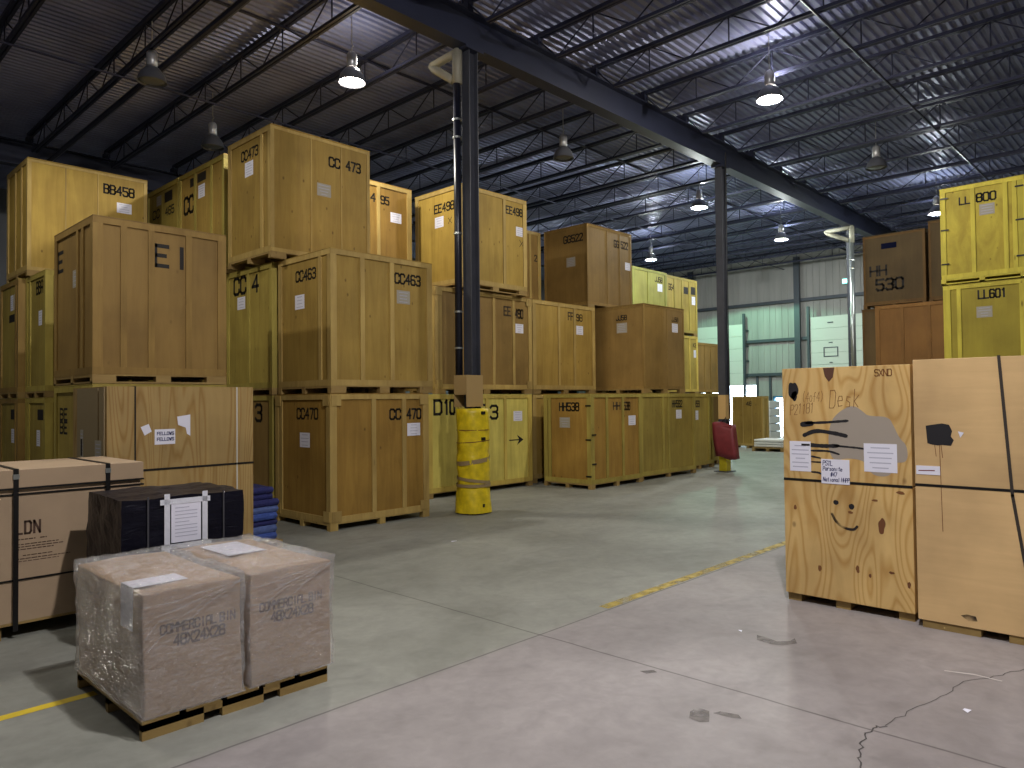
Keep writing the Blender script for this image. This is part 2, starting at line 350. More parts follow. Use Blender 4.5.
# stroke lettering on a 4 x 6 grid
G = {
 'A': [[(0,0),(0,5),(1,6),(3,6),(4,5),(4,0)], [(0,2.6),(4,2.6)]],
 'B': [[(0,0),(0,6),(3,6),(4,5),(4,4),(3,3.1),(4,2.2),(4,1),(3,0),(0,0)], [(0,3.1),(3,3.1)]],
 'C': [[(4,4.4),(4,5.2),(3.2,6),(0.8,6),(0,5.2),(0,0.8),(0.8,0),(3.2,0),(4,0.8),(4,1.6)]],
 'D': [[(0,0),(0,6),(3,6),(4,5),(4,1),(3,0),(0,0)]],
 'E': [[(4,6),(0,6),(0,0),(4,0)], [(0,3.1),(3.2,3.1)]],
 'F': [[(4,6),(0,6),(0,0)], [(0,3.1),(3.2,3.1)]],
 'G': [[(4,5),(3.2,6),(0.8,6),(0,5.2),(0,0.8),(0.8,0),(3.2,0),(4,0.8),(4,2.8),(2.2,2.8)]],
 'H': [[(0,0),(0,6)], [(4,0),(4,6)], [(0,3.1),(4,3.1)]],
 'I': [[(2,0),(2,6)]],
 'J': [[(4,6),(4,0.8),(3.2,0),(0.8,0),(0,0.8),(0,1.6)]],
 'K': [[(0,0),(0,6)], [(4,6),(0.3,3),(4,0)]],
 'L': [[(0,6),(0,0),(4,0)]],
 'M': [[(0,0),(0,6),(2,3),(4,6),(4,0)]],
 'N': [[(0,0),(0,6),(4,0),(4,6)]],
 'O': [[(0.8,0),(0,0.8),(0,5.2),(0.8,6),(3.2,6),(4,5.2),(4,0.8),(3.2,0),(0.8,0)]],
 'P': [[(0,0),(0,6),(3,6),(4,5),(4,4),(3,3),(0,3)]],
 'R': [[(0,0),(0,6),(3,6),(4,5),(4,4),(3,3),(0,3)], [(2,3),(4,0)]],
 'S': [[(4,5.2),(3.2,6),(0.8,6),(0,5.2),(0,4),(0.8,3.1),(3.2,3.1),(4,2.2),(4,0.8),(3.2,0),(0.8,0),(0,0.8)]],
 'T': [[(0,6),(4,6)], [(2,6),(2,0)]],
 'U': [[(0,6),(0,0.8),(0.8,0),(3.2,0),(4,0.8),(4,6)]],
 'V': [[(0,6),(2,0),(4,6)]], 'W': [[(0,6),(1,0),(2,4),(3,0),(4,6)]],
 'X': [[(0,0),(4,6)], [(0,6),(4,0)]],
 'Y': [[(0,6),(2,3),(4,6)], [(2,3),(2,0)]],
 '0': [[(0.8,0),(0,0.8),(0,5.2),(0.8,6),(3.2,6),(4,5.2),(4,0.8),(3.2,0),(0.8,0)]],
 '1': [[(1,5),(2.2,6),(2.2,0)]],
 '2': [[(0,5),(0.8,6),(3.2,6),(4,5.2),(4,4),(0,0),(4,0)]],
 '3': [[(0,5.2),(0.8,6),(3.2,6),(4,5.2),(4,4),(3.2,3.1),(4,2.2),(4,0.8),(3.2,0),(0.8,0),(0,0.8)], [(1.4,3.1),(3.2,3.1)]],
 '4': [[(3,0),(3,6),(0,2),(4,2)]],
 '5': [[(4,6),(0,6),(0,3.4),(3.2,3.4),(4,2.6),(4,0.8),(3.2,0),(0.8,0),(0,0.8)]],
 '6': [[(4,5.2),(3.2,6),(0.8,6),(0,5.2),(0,0.8),(0.8,0),(3.2,0),(4,0.8),(4,2.4),(3.2,3.2),(0,3.2)]],
 '7': [[(0,6),(4,6),(1.6,0)]],
 '8': [[(0.8,0),(0,0.8),(0,2.4),(0.8,3.1),(0,3.8),(0,5.2),(0.8,6),(3.2,6),(4,5.2),(4,3.8),(3.2,3.1),(4,2.4),(4,0.8),(3.2,0),(0.8,0)], [(0.8,3.1),(3.2,3.1)]],
 '9': [[(0,0.8),(0.8,0),(3.2,0),(4,0.8),(4,5.2),(3.2,6),(0.8,6),(0,5.2),(0,3.8),(0.8,3),(4,3)]],
 '#': [[(1,0),(1.6,6)], [(2.6,0),(3.2,6)], [(0,2),(4,2)], [(0,4),(4,4)]],
 '(': [[(3,6.5),(1.5,4.5),(1.5,1.5),(3,-0.5)]], ')': [[(1,6.5),(2.5,4.5),(2.5,1.5),(1,-0.5)]],
 'a': [[(3.6,3.6),(1,3.8),(0.2,2),(1,0.2),(3.4,1),(3.6,3.8),(3.8,0)]],
 'b': [[(0.4,6),(0.4,0),(3,0),(3.6,2),(3,3.6),(0.4,3.2)]],
 'd': [[(3.4,6),(3.4,0),(1,0),(0.4,2),(1,3.6),(3.4,3.2)]],
 'e': [[(0.4,2),(3.6,2.2),(3,3.6),(1,3.6),(0.2,2),(1,0.2),(3.6,0.4)]],
 'f': [[(3.6,5.6),(2.4,6),(1.6,5),(1.6,0)], [(0.4,3.4),(3,3.4)]],
 'i': [[(2,3.6),(2,0)]], 'l': [[(2,6),(2,0)]],
 'k': [[(0.4,6),(0.4,0)], [(3.6,4),(0.6,2),(3.6,0)]],
 'n': [[(0.4,3.6),(0.4,0)], [(0.4,2.6),(2,3.8),(3.4,3),(3.6,0)]],
 'o': [[(1,0.2),(0.2,2),(1,3.7),(3,3.7),(3.7,2),(3,0.2),(1,0.2)]],
 'r': [[(0.6,3.8),(0.6,0)], [(0.6,2.4),(2,3.8),(3.4,3.6)]],
 's': [[(3.4,3.4),(1,3.6),(0.8,2.4),(3.2,1.6),(3.2,0.2),(0.6,0.2)]],
 't': [[(2,5.6),(2,0.4),(3.4,0.2)], [(0.6,3.8),(3.4,3.8)]],
 'u': [[(0.4,3.8),(0.6,0.6),(2,0),(3.4,1),(3.6,3.8),(3.7,0)]],
}
def add_stroke(bm, pts, o, u, v, n, wd, th=0.0012):
    """flat paint stroke, one short quad per segment, slightly overlapping"""
    for a, b in zip(pts[:-1], pts[1:]):
        a = Vector(a); b = Vector(b); d = (b-a)
        if d.length < 1e-6: continue
        d.normalize(); e = Vector((-d.y, d.x)); a2 = a-d*wd*0.42; b2 = b+d*wd*0.42
        q = [a2-e*wd/2, b2-e*wd/2, b2+e*wd/2, a2+e*wd/2]
        vs = [bm.verts.new(o+u*p.x+v*p.y+n*th) for p in q]
        bm.faces.new(vs)
def add_text(bm, s, o, u, v, n, h, wd=None, ratio=0.5, gap=0.28, slant=0.0, jitter=0.0, tilt=0.0):
    """o = top-left of the text; h = cap height"""
    wd = wd or h*0.15; sx = h*ratio/4; sy = h/6; x = 0
    rs = random.Random(sum(map(ord, s)))
    for ch in s:
        if ch in G:
            dy = rs.uniform(-jitter, jitter)*h
            for st in G[ch]:
                pts = [(x+p[0]*sx+slant*(p[1]/6)*h, -h+p[1]*sy+dy+tilt*(x+p[0]*sx)) for p in st]
                add_stroke(bm, pts, o, u, v, n, wd)
            x += h*ratio+h*gap*0.8
        else: x += h*ratio*0.7
    return x

# ------------------------------------------------------------------ room
XB, YL, YR, XN = 34.0, 27.0, -7.0, -7.0
DECK = 8.6
# floor, side walls
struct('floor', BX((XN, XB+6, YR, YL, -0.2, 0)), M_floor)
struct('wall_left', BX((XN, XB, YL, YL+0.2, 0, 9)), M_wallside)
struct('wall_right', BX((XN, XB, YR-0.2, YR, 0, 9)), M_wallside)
struct('wall_near', BX((XN-0.2, XN, YR, YL, 0, 9)), M_wallside)
# back wall with openings: rectangles in (y, z)
def back_wall():
    holes = [(15.95, 18.9, 0, 2.45), (13.95, 15.05, 0.0, 1.85)]
    ys = sorted({YR, YL, *[h[0] for h in holes], *[h[1] for h in holes]})
    bm = bmesh.new()
    for a, b in zip(ys[:-1], ys[1:]):
        top = 0
        for h in holes:
            if a >= h[0]-1e-6 and b <= h[1]+1e-6: top = h[3]
        add_box(bm, XB, XB+0.15, a, b, top, 9)
    y = YR
    while y < YL:                      # vertical ribs of the liner panel
        zt = 0
        for h in holes:
            if h[0]-0.05 < y < h[1]+0.05: zt = h[3]
        add_box(bm, XB-0.03, XB, y, y+0.05, zt, 9)
        y += 0.3
    return bm
wall_back = struct('wall_back', back_wall(), M_wall)
# corrugated roof deck
bm = bmesh.new(); y = YR; per = 0.16; dz = 0.042; prof = []
while y < YL:
    prof += [(y, DECK), (y+0.06, DECK), (y+0.08, DECK+dz), (y+0.14, DECK+dz)]; y += per
rows = [[bm.verts.new((x, p[0], p[1])) for p in prof] for x in (XN, XB+0.15)]
for i in range(len(prof)-1): bm.faces.new((rows[0][i], rows[0][i+1], rows[1][i+1], rows[1][i]))
struct('ceiling', bm, M_deck)
struct('ceiling_roof_slab', BX((XN-0.2, XB+0.2, YR-0.2, YL+0.2, DECK+0.08, DECK+0.3)), M_wallside)

# steel frame: main beam, joists, columns
def ibeam_x(bm, x0, x1, y, z0, z1, fl=0.28, t=0.03):
    add_box(bm, x0, x1, y-fl/2, y+fl/2, z0, z0+t); add_box(bm, x0, x1, y-fl/2, y+fl/2, z1-t, z1)
    add_box(bm, x0, x1, y-0.012, y+0.012, z0+t, z1-t)
BY = 8.80
for nm, y, lb in (('roof_beam', BY, 'long dark steel main beam running over the three columns'),
                  ('roof_beam', 20.9, 'dark steel roof beam far back over the left crate rows')):
    bm = bmesh.new(); ibeam_x(bm, XN, XB, y, 7.7, 8.3)
    for q in range(20): add_box(bm, 8.2+1.74*(q-4)-.06, 8.2+1.74*(q-4)+.06, y-.12, y+.12, 8.3, 8.465)
    tag(obj(nm, bm, M_beam), lb, 'beam')
def joist(label, group, x, ya, yb):
    t = thing('roof_joist', label, 'joist', (x, 0, 0), 0, group)
    zt, zb = 8.5, 7.98
    obj('top_chord', BX((-0.065, -0.012, ya, yb, zt-0.035, zt+0.03), (0.012, 0.065, ya, yb, zt-0.035, zt+0.03)), M_joist, t)
    obj('bottom_chord', BX((-0.055, -0.012, ya+0.5, yb-0.5, zb-0.025, zb+0.03), (0.012, 0.055, ya+0.5, yb-0.5, zb-0.025, zb+0.03)), M_joist, t)
    n = 7; step = (yb-ya-1.0)/n; y0 = ya+0.5
    for sgn in ((ya+0.02, y0), (yb-0.02, yb-0.5)):
        bm = bmesh.new(); add_tube(bm, [(0, sgn[0], zt-0.02), (0, sgn[1], zb)], 0.015, 5); obj('web_bar', bm, M_joist, t)
    for i in range(n):
        a = y0+i*step
        for p, q in (((a, zb), (a+step/2, zt)), ((a+step/2, zt), (a+step, zb)), ((a+step/2, zt), (a+step/2, zb))):
            bm = bmesh.new(); add_tube(bm, [(0, p[0], p[1]), (0, q[0], q[1])], 0.0135, 5); obj('web_bar', bm, M_joist, t)
    return t
jx = [8.2+1.74*k for k in range(-4, 15)]
gr, gl_, gf = 'roof joists to the right of the main beam', 'roof joists to the left of the main beam', 'roof joists past the rear beam'
jr = joist('grey open-web steel joist under the roof right of the main beam', gr, jx[0], -3.5, BY-0.02)
jl = joist('dark open-web steel joist under the roof left of the main beam', gl_, jx[0], BY+0.02, 20.88)
for x in jx[1:]:
    dup(jr, (x, 0, 0)); dup(jl, (x, 0, 0))
# bridging rods
def rod(name, pts, r, mat, label, cat, group=None, seg=8):
    bm = bmesh.new(); add_tube(bm, pts, r, seg); return tag(obj(name, bm, mat), label, cat, group)
rod('bridging_rod', [(XN, 4.35, 7.93), (XB, 4.35, 7.93)], 0.022, M_joist, 'thin steel bridging rod tying the joists right of the main beam', 'rod')
rod('bridging_rod', [(XN, 14.45, 7.93), (XB, 14.45, 7.93)], 0.022, M_joist, 'thin steel bridging rod tying the joists left of the main beam', 'rod')
rod('bridging_rod', [(XN, 11.6, 8.44), (XB, 11.6, 8.44)], 0.03, M_joist, 'upper bridging rod close to the main beam on its left', 'rod')
rod('sprinkler_pipe', [(5.0, 0.0, 7.8), (5.0, 24.0, 7.8)], 0.06, M_steel, 'thick dark sprinkler pipe across the ceiling at upper left', 'pipe')
rod('ceiling_conduit', [(2.4, 7.0, 7.9), (2.4, 21, 7.9)], 0.03, M_steel, 'slim grey conduit at the top left corner of the ceiling', 'pipe')

def column(x, label):
    t = thing('steel_column', label, 'column', (x, BY, 0))
    obj('shaft', BX((-0.1, -0.085, -0.095, 0.095, 0, 7.7), (0.085, 0.1, -0.095, 0.095, 0, 7.7), (-0.085, 0.085, -0.01, 0.01, 0, 7.7)), M_column, t)
    obj('base_plate', BX((-0.2, 0.2, -0.2, 0.2, 0, 0.02)), M_column, t)
    obj('cap_plate', BX((-0.2, 0.2, -0.14, 0.14, 7.66, 7.699)), M_beam, t)
    return t
c1 = column(8.27, 'dark steel column with a yellow padded base, nearest of the three')
c2 = column(16.93, 'dark steel column with the red bag hanging on it')
c3 = column(26.2, 'steel column beside the silver drain pipe, farthest of the three')
obj('painted_base', BX((-0.106, 0.106, -0.101, 0.101, 0.02, 0.62)), M_yellowpaint, c2)
obj('painted_band', BX((-0.105, 0.105, -0.1, 0.1, 1.32, 1.92)), plain('cream_paint', (206, 170, 110), 0.6), c2)
obj('warning_tape', BX((-0.108, 0.108, -0.103, 0.103, 1.0, 1.06), (-0.108, 0.108, -0.103, 0.103, 1.14, 1.18), (-0.108, 0.108, -0.103, 0.103, 1.26, 1.3), (-0.108, 0.108, -0.103, 0.103, 0.7, 0.96)), M_steel, c2)
# padded guard on column 1
t = thing('column_guard', 'yellow padded guard bound with grey tape around the nearest column', 'column guard', (8.27, BY, 0.0))
bm = bmesh.new(); rg = random.Random(3); prof = []; prof_n = 24; seg = 40; rings = []
for i in range(prof_n+1):
    z = 0.021+1.69*i/prof_n; base = 0.268 if z > 0.5 else 0.268+0.035*(0.5-z)/0.5
    for zc in (1.25, 1.0, 0.62, 0.46):
        base -= 0.018*math.exp(-((z-zc)/0.035)**2)
    rings.append([bm.verts.new(((base+0.008*math.sin(5*a+z*9)+rg.uniform(-.004, .004))*math.cos(a), (base+0.008*math.sin(5*a+z*9)+rg.uniform(-.004, .004))*math.sin(a), z)) for a in [2*PI*k/seg for k in range(seg)]])
for i in range(prof_n):
    for k in range(seg): bm.faces.new((rings[i][k], rings[i][(k+1) % seg], rings[i+1][(k+1) % seg], rings[i+1][k]))
top = [bm.verts.new((0.17*math.cos(2*PI*k/seg), 0.17*math.sin(2*PI*k/seg), 1.72)) for k in range(seg)]
for k in range(seg): bm.faces.new((rings[-1][k], rings[-1][(k+1) % seg], top[(k+1) % seg], top[k]))
obj('padding', bm, M_yellow, t, smooth=True)
def band(z, h, tilt, mat, nm, r=0.276):
    bm = bmesh.new(); a = []; b = []
    for k in range(32):
        an = 2*PI*k/32; zz = z+tilt*math.sin(an+2.2)
        a.append(bm.verts.new((r*math.cos(an), r*math.sin(an), zz))); b.append(bm.verts.new((r*math.cos(an), r*math.sin(an), zz+h)))
    for k in range(32): bm.faces.new((a[k], a[(k+1) % 32], b[(k+1) % 32], b[k]))
    obj(nm, bm, mat, t, smooth=True)
band(0.82, 0.07, 0.04, M_tape, 'tape_band', 0.276); band(0.52, 0.05, -0.04, M_tape, 'tape_band', 0.276); band(0.44, 0.05, 0.0, M_tape, 'tape_band', 0.284)
band(1.36, 0.012, 0.0, M_inkbrown, 'strap', 0.274); band(1.17, 0.012, 0.02, M_inkbrown, 'strap', 0.274)
for z in (1.62, 1.2, 0.12):
    an = math.radians(-95); obj('buckle', BX((0.27*math.cos(an)-0.035, 0.27*math.cos(an)+0.035, 0.27*math.sin(an)-0.02, 0.27*math.sin(an)+0.01, z, z+0.05)), M_black, t)
# cardboard sleeve above it
t = thing('cardboard_sleeve', 'cardboard sleeve wrapped around the nearest column above its guard', 'cardboard', (8.27, BY, 1.745))
obj('sleeve', BX((-0.25, -0.24, -0.115, 0.17, 0.2, 0.52), (-0.25, 0.11, -0.125, -0.115, 0, 0.52), (-0.25, 0.11, 0.17, 0.18, 0, 0.52), (0.11, 0.12, -0.125, 0.18, 0, 0.52)), plain('sleeve_cardboard', (166, 138, 88), .75), t)

# drain pipes with the white insulated triangular offsets
def drain(x, label, pmat, r=0.062, PY=.12):
    t = thing('drain_pipe', label, 'pipe', (x, BY, 0))
    PX = -0.185
    bm = bmesh.new(); add_tube(bm, [(PX, PY, 0.05 if pmat is M_galv else 1.95), (PX, PY, 7.25)], r, 12); obj('riser', bm, pmat, t, smooth=True)
    bm = bmesh.new(); add_tube(bm, [(PX, PY-.02, 7.12), (PX, PY-.02, 7.4), (PX, PY-.02, 7.66)], 0.085, 12); add_tube(bm, [(PX, PY, 7.64), (PX, PY+.2, 7.64), (PX, .72, 7.62)], 0.07, 12)
    add_tube(bm, [(PX, .74, 7.63), (PX, .70, 7.56), (PX, PY+.08, 7.2)], 0.07, 12)
    for p_ in ((PX, .73, 7.61), (PX, PY-.02, 7.65), (PX, PY, 7.17)): bmesh.ops.create_uvsphere(bm, u_segments=10, v_segments=6, radius=.075, matrix=Matrix.Translation(p_))
    obj('insulated_elbow', bm, M_insul, t, smooth=True)
    zs = (2.7, 3.3, 4.6, 6.2, 6.5)
    for z in zs:
        bm = bmesh.new(); add_tube(bm, [(PX, PY, z), (PX, PY, z+0.03)], r+0.012, 12); obj('pipe_clamp', bm, M_galv, t)
    return t
drain(8.27, 'black drain pipe with white insulated triangular elbow on the nearest column', M_blackpipe)
drain(26.2, 'silver drain pipe with white insulated triangular elbow at the farthest column', M_galv, 0.08, -.1)
rod('hanging_cable', [(16.85, 8.6, 8.0), (16.85, 8.6, 1.4), (16.8, 8.56, 1.3), (16.8, 8.6, 1.24), (16.82, 8.64, 1.3)], 0.018, M_black, 'black power cable hanging down the column with the red bag', 'cable')
# red bag
t = thing('red_bag', 'red vinyl bag hanging on the second column above the floor', 'bag', (16.78, 8.66, 0.36))
bm = bmesh.new(); add_box(bm, -0.14, 0.0, -0.29, 0.27, 0.0, 0.86)
bmesh.ops.subdivide_edges(bm, edges=bm.edges[:], cuts=5, use_grid_fill=True)
for v in bm.verts:
    v.co.y += 0.07*(v.co.z/0.86-0.5)*1.3; v.co.x += -0.05*math.sin(PI*v.co.z/0.86)*(1 if v.co.x < -0.05 else 0)
    v.co.z += 0.04*math.sin(v.co.y*9)
bag = obj('pouch', bm, M_red, t, smooth=True)
obj('flap', BX((-0.155, -0.14, -0.22, 0.27, 0.66, 0.8)), M_red, t, bevel=0.01)
bm = bmesh.new(); add_tube(bm, [(-0.07, -0.05, 0.84), (-0.03, 0.0, 1.0), (-0.05, 0.12, 0.86)], 0.012, 6); obj('hanging_strap', bm, M_black, t)

# back wall furniture: girts, columns, doors
k = 0
for z in (6.38, 4.58, 2.95):
    k += 1; struct('trim_%d' % k, BX((XB-0.2, XB-0.03, YR, YL, z-0.07, z+0.07)), M_girt)
for y in (2.5, 8.1, 13.75, 19.3, 24.9):
    k += 1; struct('trim_%d' % k, BX((XB-0.34, XB-0.20, y-0.13, y+0.13, 0, 8.4), (XB-0.2, XB-0.03, y-0.02, y+0.02, 0, 8.4)), M_girt)
def dock_door(name, y0, y1, z0, z1, mat, win=False):
    bm = bmesh.new(); n = max(1, round((z1-z0)/0.55)); st = (z1-z0)/n
    for i in range(n): add_box(bm, XB-0.42, XB-0.36, y0, y1, z0+i*st+0.006, z0+(i+1)*st-0.006)
    d = struct(name, bm, mat)
    if win:
        yc = (y0+y1)/2+0.3; zc = z0+3.85
        obj('window_frame', BX((XB-0.44, XB-0.42, yc-0.32, yc+0.32, zc-0.22, zc-0.18), (XB-0.44, XB-0.42, yc-0.32, yc+0.32, zc+0.18, zc+0.22),
            (XB-0.44, XB-0.42, yc-0.32, yc-0.28, zc-0.18, zc+0.18), (XB-0.44, XB-0.42, yc+0.28, yc+0.32, zc-0.18, zc+0.18)), M_girt, d)
        obj('latch', BX((XB-0.45, XB-0.42, yc-0.08, yc+0.08, zc+0.4, zc+0.44), (XB-0.45, XB-0.42, yc-0.06, yc+0.06, zc-0.5, zc-0.46), (XB-0.45, XB-0.42, yc-0.12, yc+0.12, zc+1.3, zc+1.35)), M_girt, d)
    for yy in (y0-0.08, y1+0.08):
        obj('track', BX((XB-0.5, XB-0.36, yy-0.05, yy+0.05, 0.0, z1+0.5)), M_girt, d)
        for q in range(7): obj('track_bracket', BX((XB-0.36, XB-0.03, yy-0.05, yy+0.05, 0.6+q*0.75, 0.68+q*0.75)), M_girt, d)
    return d
dock_door('door_1', 16.4, 18.95, 2.45, 5.45, M_door)
dock_door('door_2', 10.7, 13.1, 0.02, 5.5, M_door, True)
# daylight opening between: window with frame and mullion
wf = struct('window_1', BX((XB-0.05, XB+0.16, 13.9, 13.97, 0, 1.9), (XB-0.05, XB+0.16, 15.02, 15.09, 0, 1.9), (XB-0.05, XB+0.16, 13.9, 15.09, 1.83, 1.9), (XB-0.05, XB+0.1, 14.55, 14.59, 0, 1.85)), plain('blue_door_frame', (60, 140, 190), 0.5))
# dock leaf panels next to it
k += 1; struct('trim_%d' % k, BX((XB-0.12, XB-0.03, 15.15, 15.25, 0, 2.9), (XB-0.12, XB-0.03, 14.4, 14.48, 1.9, 2.9), (XB-0.1, XB-0.03, 15.8, 15.9, 0, 2.9)), M_girt)
t = thing('exit_sign', 'small glowing green exit sign high on the far wall', 'exit sign', (XB-0.2, 11.5, 7.0))
obj('housing', BX((-0.0, 0.17, -0.24, 0.24, -0.12, 0.14)), M_white, t); obj('face', BX((-0.01, 0, -0.22, 0.22, -0.1, 0.12)), M_exit, t)
bm = bmesh.new(); add_text(bm, 'EXIT', Vector((-0.011, 0.18, 0.08)), Vector((0, -1, 0)), Vector((0, 0, 1)), Vector((-1, 0, 0)), 0.13, 0.025); obj('lettering', bm, M_exitletter, t)
# white stacked goods by the daylight opening, on a pallet
t = thing('pallet_of_goods', 'white wrapped goods stacked on a pallet in the daylight at the far end', 'pallet load', (24.6, 10.9, 0))
obj('pallet', BX((-0.6, 0.6, -0.55, 0.55, 0.1, 0.14), (-0.6, 0.6, -0.55, -0.45, 0, 0.1), (-0.6, 0.6, -0.05, 0.05, 0, 0.1), (-0.6, 0.6, 0.45, 0.55, 0, 0.1)), WOODS['pallet'], t)
for i in range(3): obj('sheet_bundle', BX((-0.55, 0.55, -0.5, 0.5, 0.15+i*0.09, 0.225+i*0.09)), M_sheet, t, bevel=0.02)
t = thing('wrapped_stack', 'tall pale wrapped stack standing just before the far daylight opening', 'pallet load', (29.5, 13.45, 0))
for i in range(5): obj('carton', BX((-0.5, 0.5, -0.42, 0.42, 0.12+i*0.32, 0.42+i*0.32)), M_sheet, t, bevel=0.02)
obj('pallet', BX((-0.55, 0.55, -0.48, 0.48, 0, 0.11)), WOODS['pallet'], t)
# ground outside
struct('ground_outside', BX((XB+0.2, XB+40, -15, 45, -1.3, -1.2)), plain('outdoor_asphalt', (130, 130, 128), 0.9))

# ------------------------------------------------------------------ lamps
def lamp(x, y, p, col, label, group, hidden=False, glow=.09):
    t = thing('high_bay_lamp', label, 'ceiling lamp', (x, y, LAMP_Z), 0, group)
    bm = bmesh.new(); add_lathe(bm, [(0.24, 0.0), (0.235, 0.03), (0.2, 0.14), (0.12, 0.24), (0.07, 0.27)], 24, False); add_lathe(bm, [(0.23, 0.0), (0.19, 0.135), (0.11, 0.23)], 24, False)
    obj('reflector', bm, M_refl, t, smooth=True)
    bm = bmesh.new(); add_lathe(bm, [(0.07, 0.27), (0.09, 0.29), (0.09, 0.5), (0.06, 0.54)], 16); obj('ballast_housing', bm, M_ballast, t, smooth=True)
    bm = bmesh.new(); add_tube(bm, [(0, 0, 0.53), (0, 0, 0.62), (0.03, 0, 0.66), (0, 0, 0.7), (0, 0, DECK-LAMP_Z)], 0.012, 6); obj('hanging_hook', bm, M_ballast, t)
    lit = p > 0
    bm = bmesh.new()
    if lit: add_lathe(bm, [(0.001, 0.03), (0.12, 0.026), (0.19, 0.035), (0.2, 0.05), (0.1, 0.09), (0.001, 0.1)], 24, False)
    else: add_lathe(bm, [(0.001, 0.0), (0.12, 0.004), (0.215, 0.02), (0.215, 0.03)], 24, False)
    obj('lens', bm, (M_lensg if col is GREEN else M_lens) if lit else M_lensoff, t, smooth=True)
    if lit:
        ld = bpy.data.lights.new('lamp_light', 'SPOT' if (col is GREEN or hidden) else 'POINT'); ld.energy = p; ld.color = col; ld.shadow_soft_size = 0.1
        lo = bpy.data.objects.new('lamp_light', ld); C.objects.link(lo); lo.parent = t; lo.location = (0, 0, 0.0)
        if col is GREEN: ld.spot_size = math.radians(150); ld.spot_blend = 0.12; ld.energy = p*1.0; ld.shadow_soft_size = 0.05; lo.location = (0, 0, -0.06)
        if hidden: ld.spot_size = math.radians(158); ld.spot_blend = .15; lo.location = (0, 0, -.05)
        ud = bpy.data.lights.new('lamp_glow', 'POINT'); ud.energy = (0 if col is GREEN else min(p, 600))*glow; ud.color = col; ud.shadow_soft_size = 0.08
        uo = bpy.data.objects.new('lamp_glow', ud); C.objects.link(uo); uo.parent = t; uo.location = (0.16, 0, 0.42)
    return t
LL = ['lit high bay lamp glowing above the crates marked CC473, nearest lit one', 'bright high bay lamp hanging right of the main beam, largest lit one at right',
      'greenish lit lamp left of the second column', 'lit lamp hanging right of the second column, far left of the main beam',
      'lit lamp just over the yellow green crates in the far row', 'lit lamp beside the tall yellow crate marked LL800', 'small greenish lit lamp partly behind the second column',
      'unlit lamp right of the nearest column, left of the main beam', 'unlit dark lamp right of the main beam above the dark HH530 crate', 'unlit lamp close over the crate marked CC465',
      'unlit pale lamp at upper left under the sprinkler pipe', 'lit lamp overhead near the wrapped cartons', 'lit lamp over the left end of the aisle', 'lit lamp over the back left crate stacks']
for i_, (L_, lb) in enumerate(zip(LAMPS, LL)):
    lamp(*L_, lb, 'high bay lamps hanging from the roof', hidden=i_ > 11 or i_ == 0, glow=.05 if i_ == 0 else 0 if i_ > 10 else .13)

# ------------------------------------------------------------------ crates
GROUP = 'wooden storage crates stacked in rows'
def face_frame(cr, side):
    X0, X1, Y0, Y1, Z0, Z1 = cr
    if side == 'F': return Vector((X0, Y0, Z0)), Vector((1, 0, 0)), Vector((0, -1, 0)), X1-X0
    if side == 'L': return Vector((X0, Y1, Z0)), Vector((0, -1, 0)), Vector((-1, 0, 0)), Y1-Y0
    if side == 'R': return Vector((X1, Y0, Z0)), Vector((0, 1, 0)), Vector((1, 0, 0)), Y1-Y0
    return Vector((X1, Y1, Z0)), Vector((-1, 0, 0)), Vector((0, 1, 0)), X1-X0
def slab(o, u, n, a, b, z0, z1, d0, d1):
    """box on a face: a..b along u, z0..z1 up, d0..d1 out along the normal"""
    P = [o+u*a+n*d0, o+u*b+n*d1]
    xs = sorted((P[0].x, P[1].x)); ys = sorted((P[0].y, P[1].y))
    return (xs[0], xs[1], ys[0], ys[1], o.z+z0, o.z+z1)
def paper(t, o, u, n, H, pu, pv, w, h, mat=None, lines=True, nm='paper_label'):
    z1 = H-pv; pp = obj(nm, BX(slab(o, u, n, pu, pu+w, z1-h, z1, 0.0, 0.002)), mat or M_paper, t)
    if lines:
        bm = bmesh.new(); rs = random.Random(int(pu*999)); rowsn = max(3, int(h/0.045))
        for i in range(rowsn):
            zz = z1-h*(0.15+0.7*i/(rowsn-1)); l = rs.uniform(0.4, 0.8)
            add_stroke(bm, [(pu+w*(0.5-l/2), zz), (pu+w*(0.5+l/2), zz)], o, u, Vector((0, 0, 1)), n, 0.009, 0.0025)
        obj('printed_lines', bm, M_greyline, pp)
    return pp
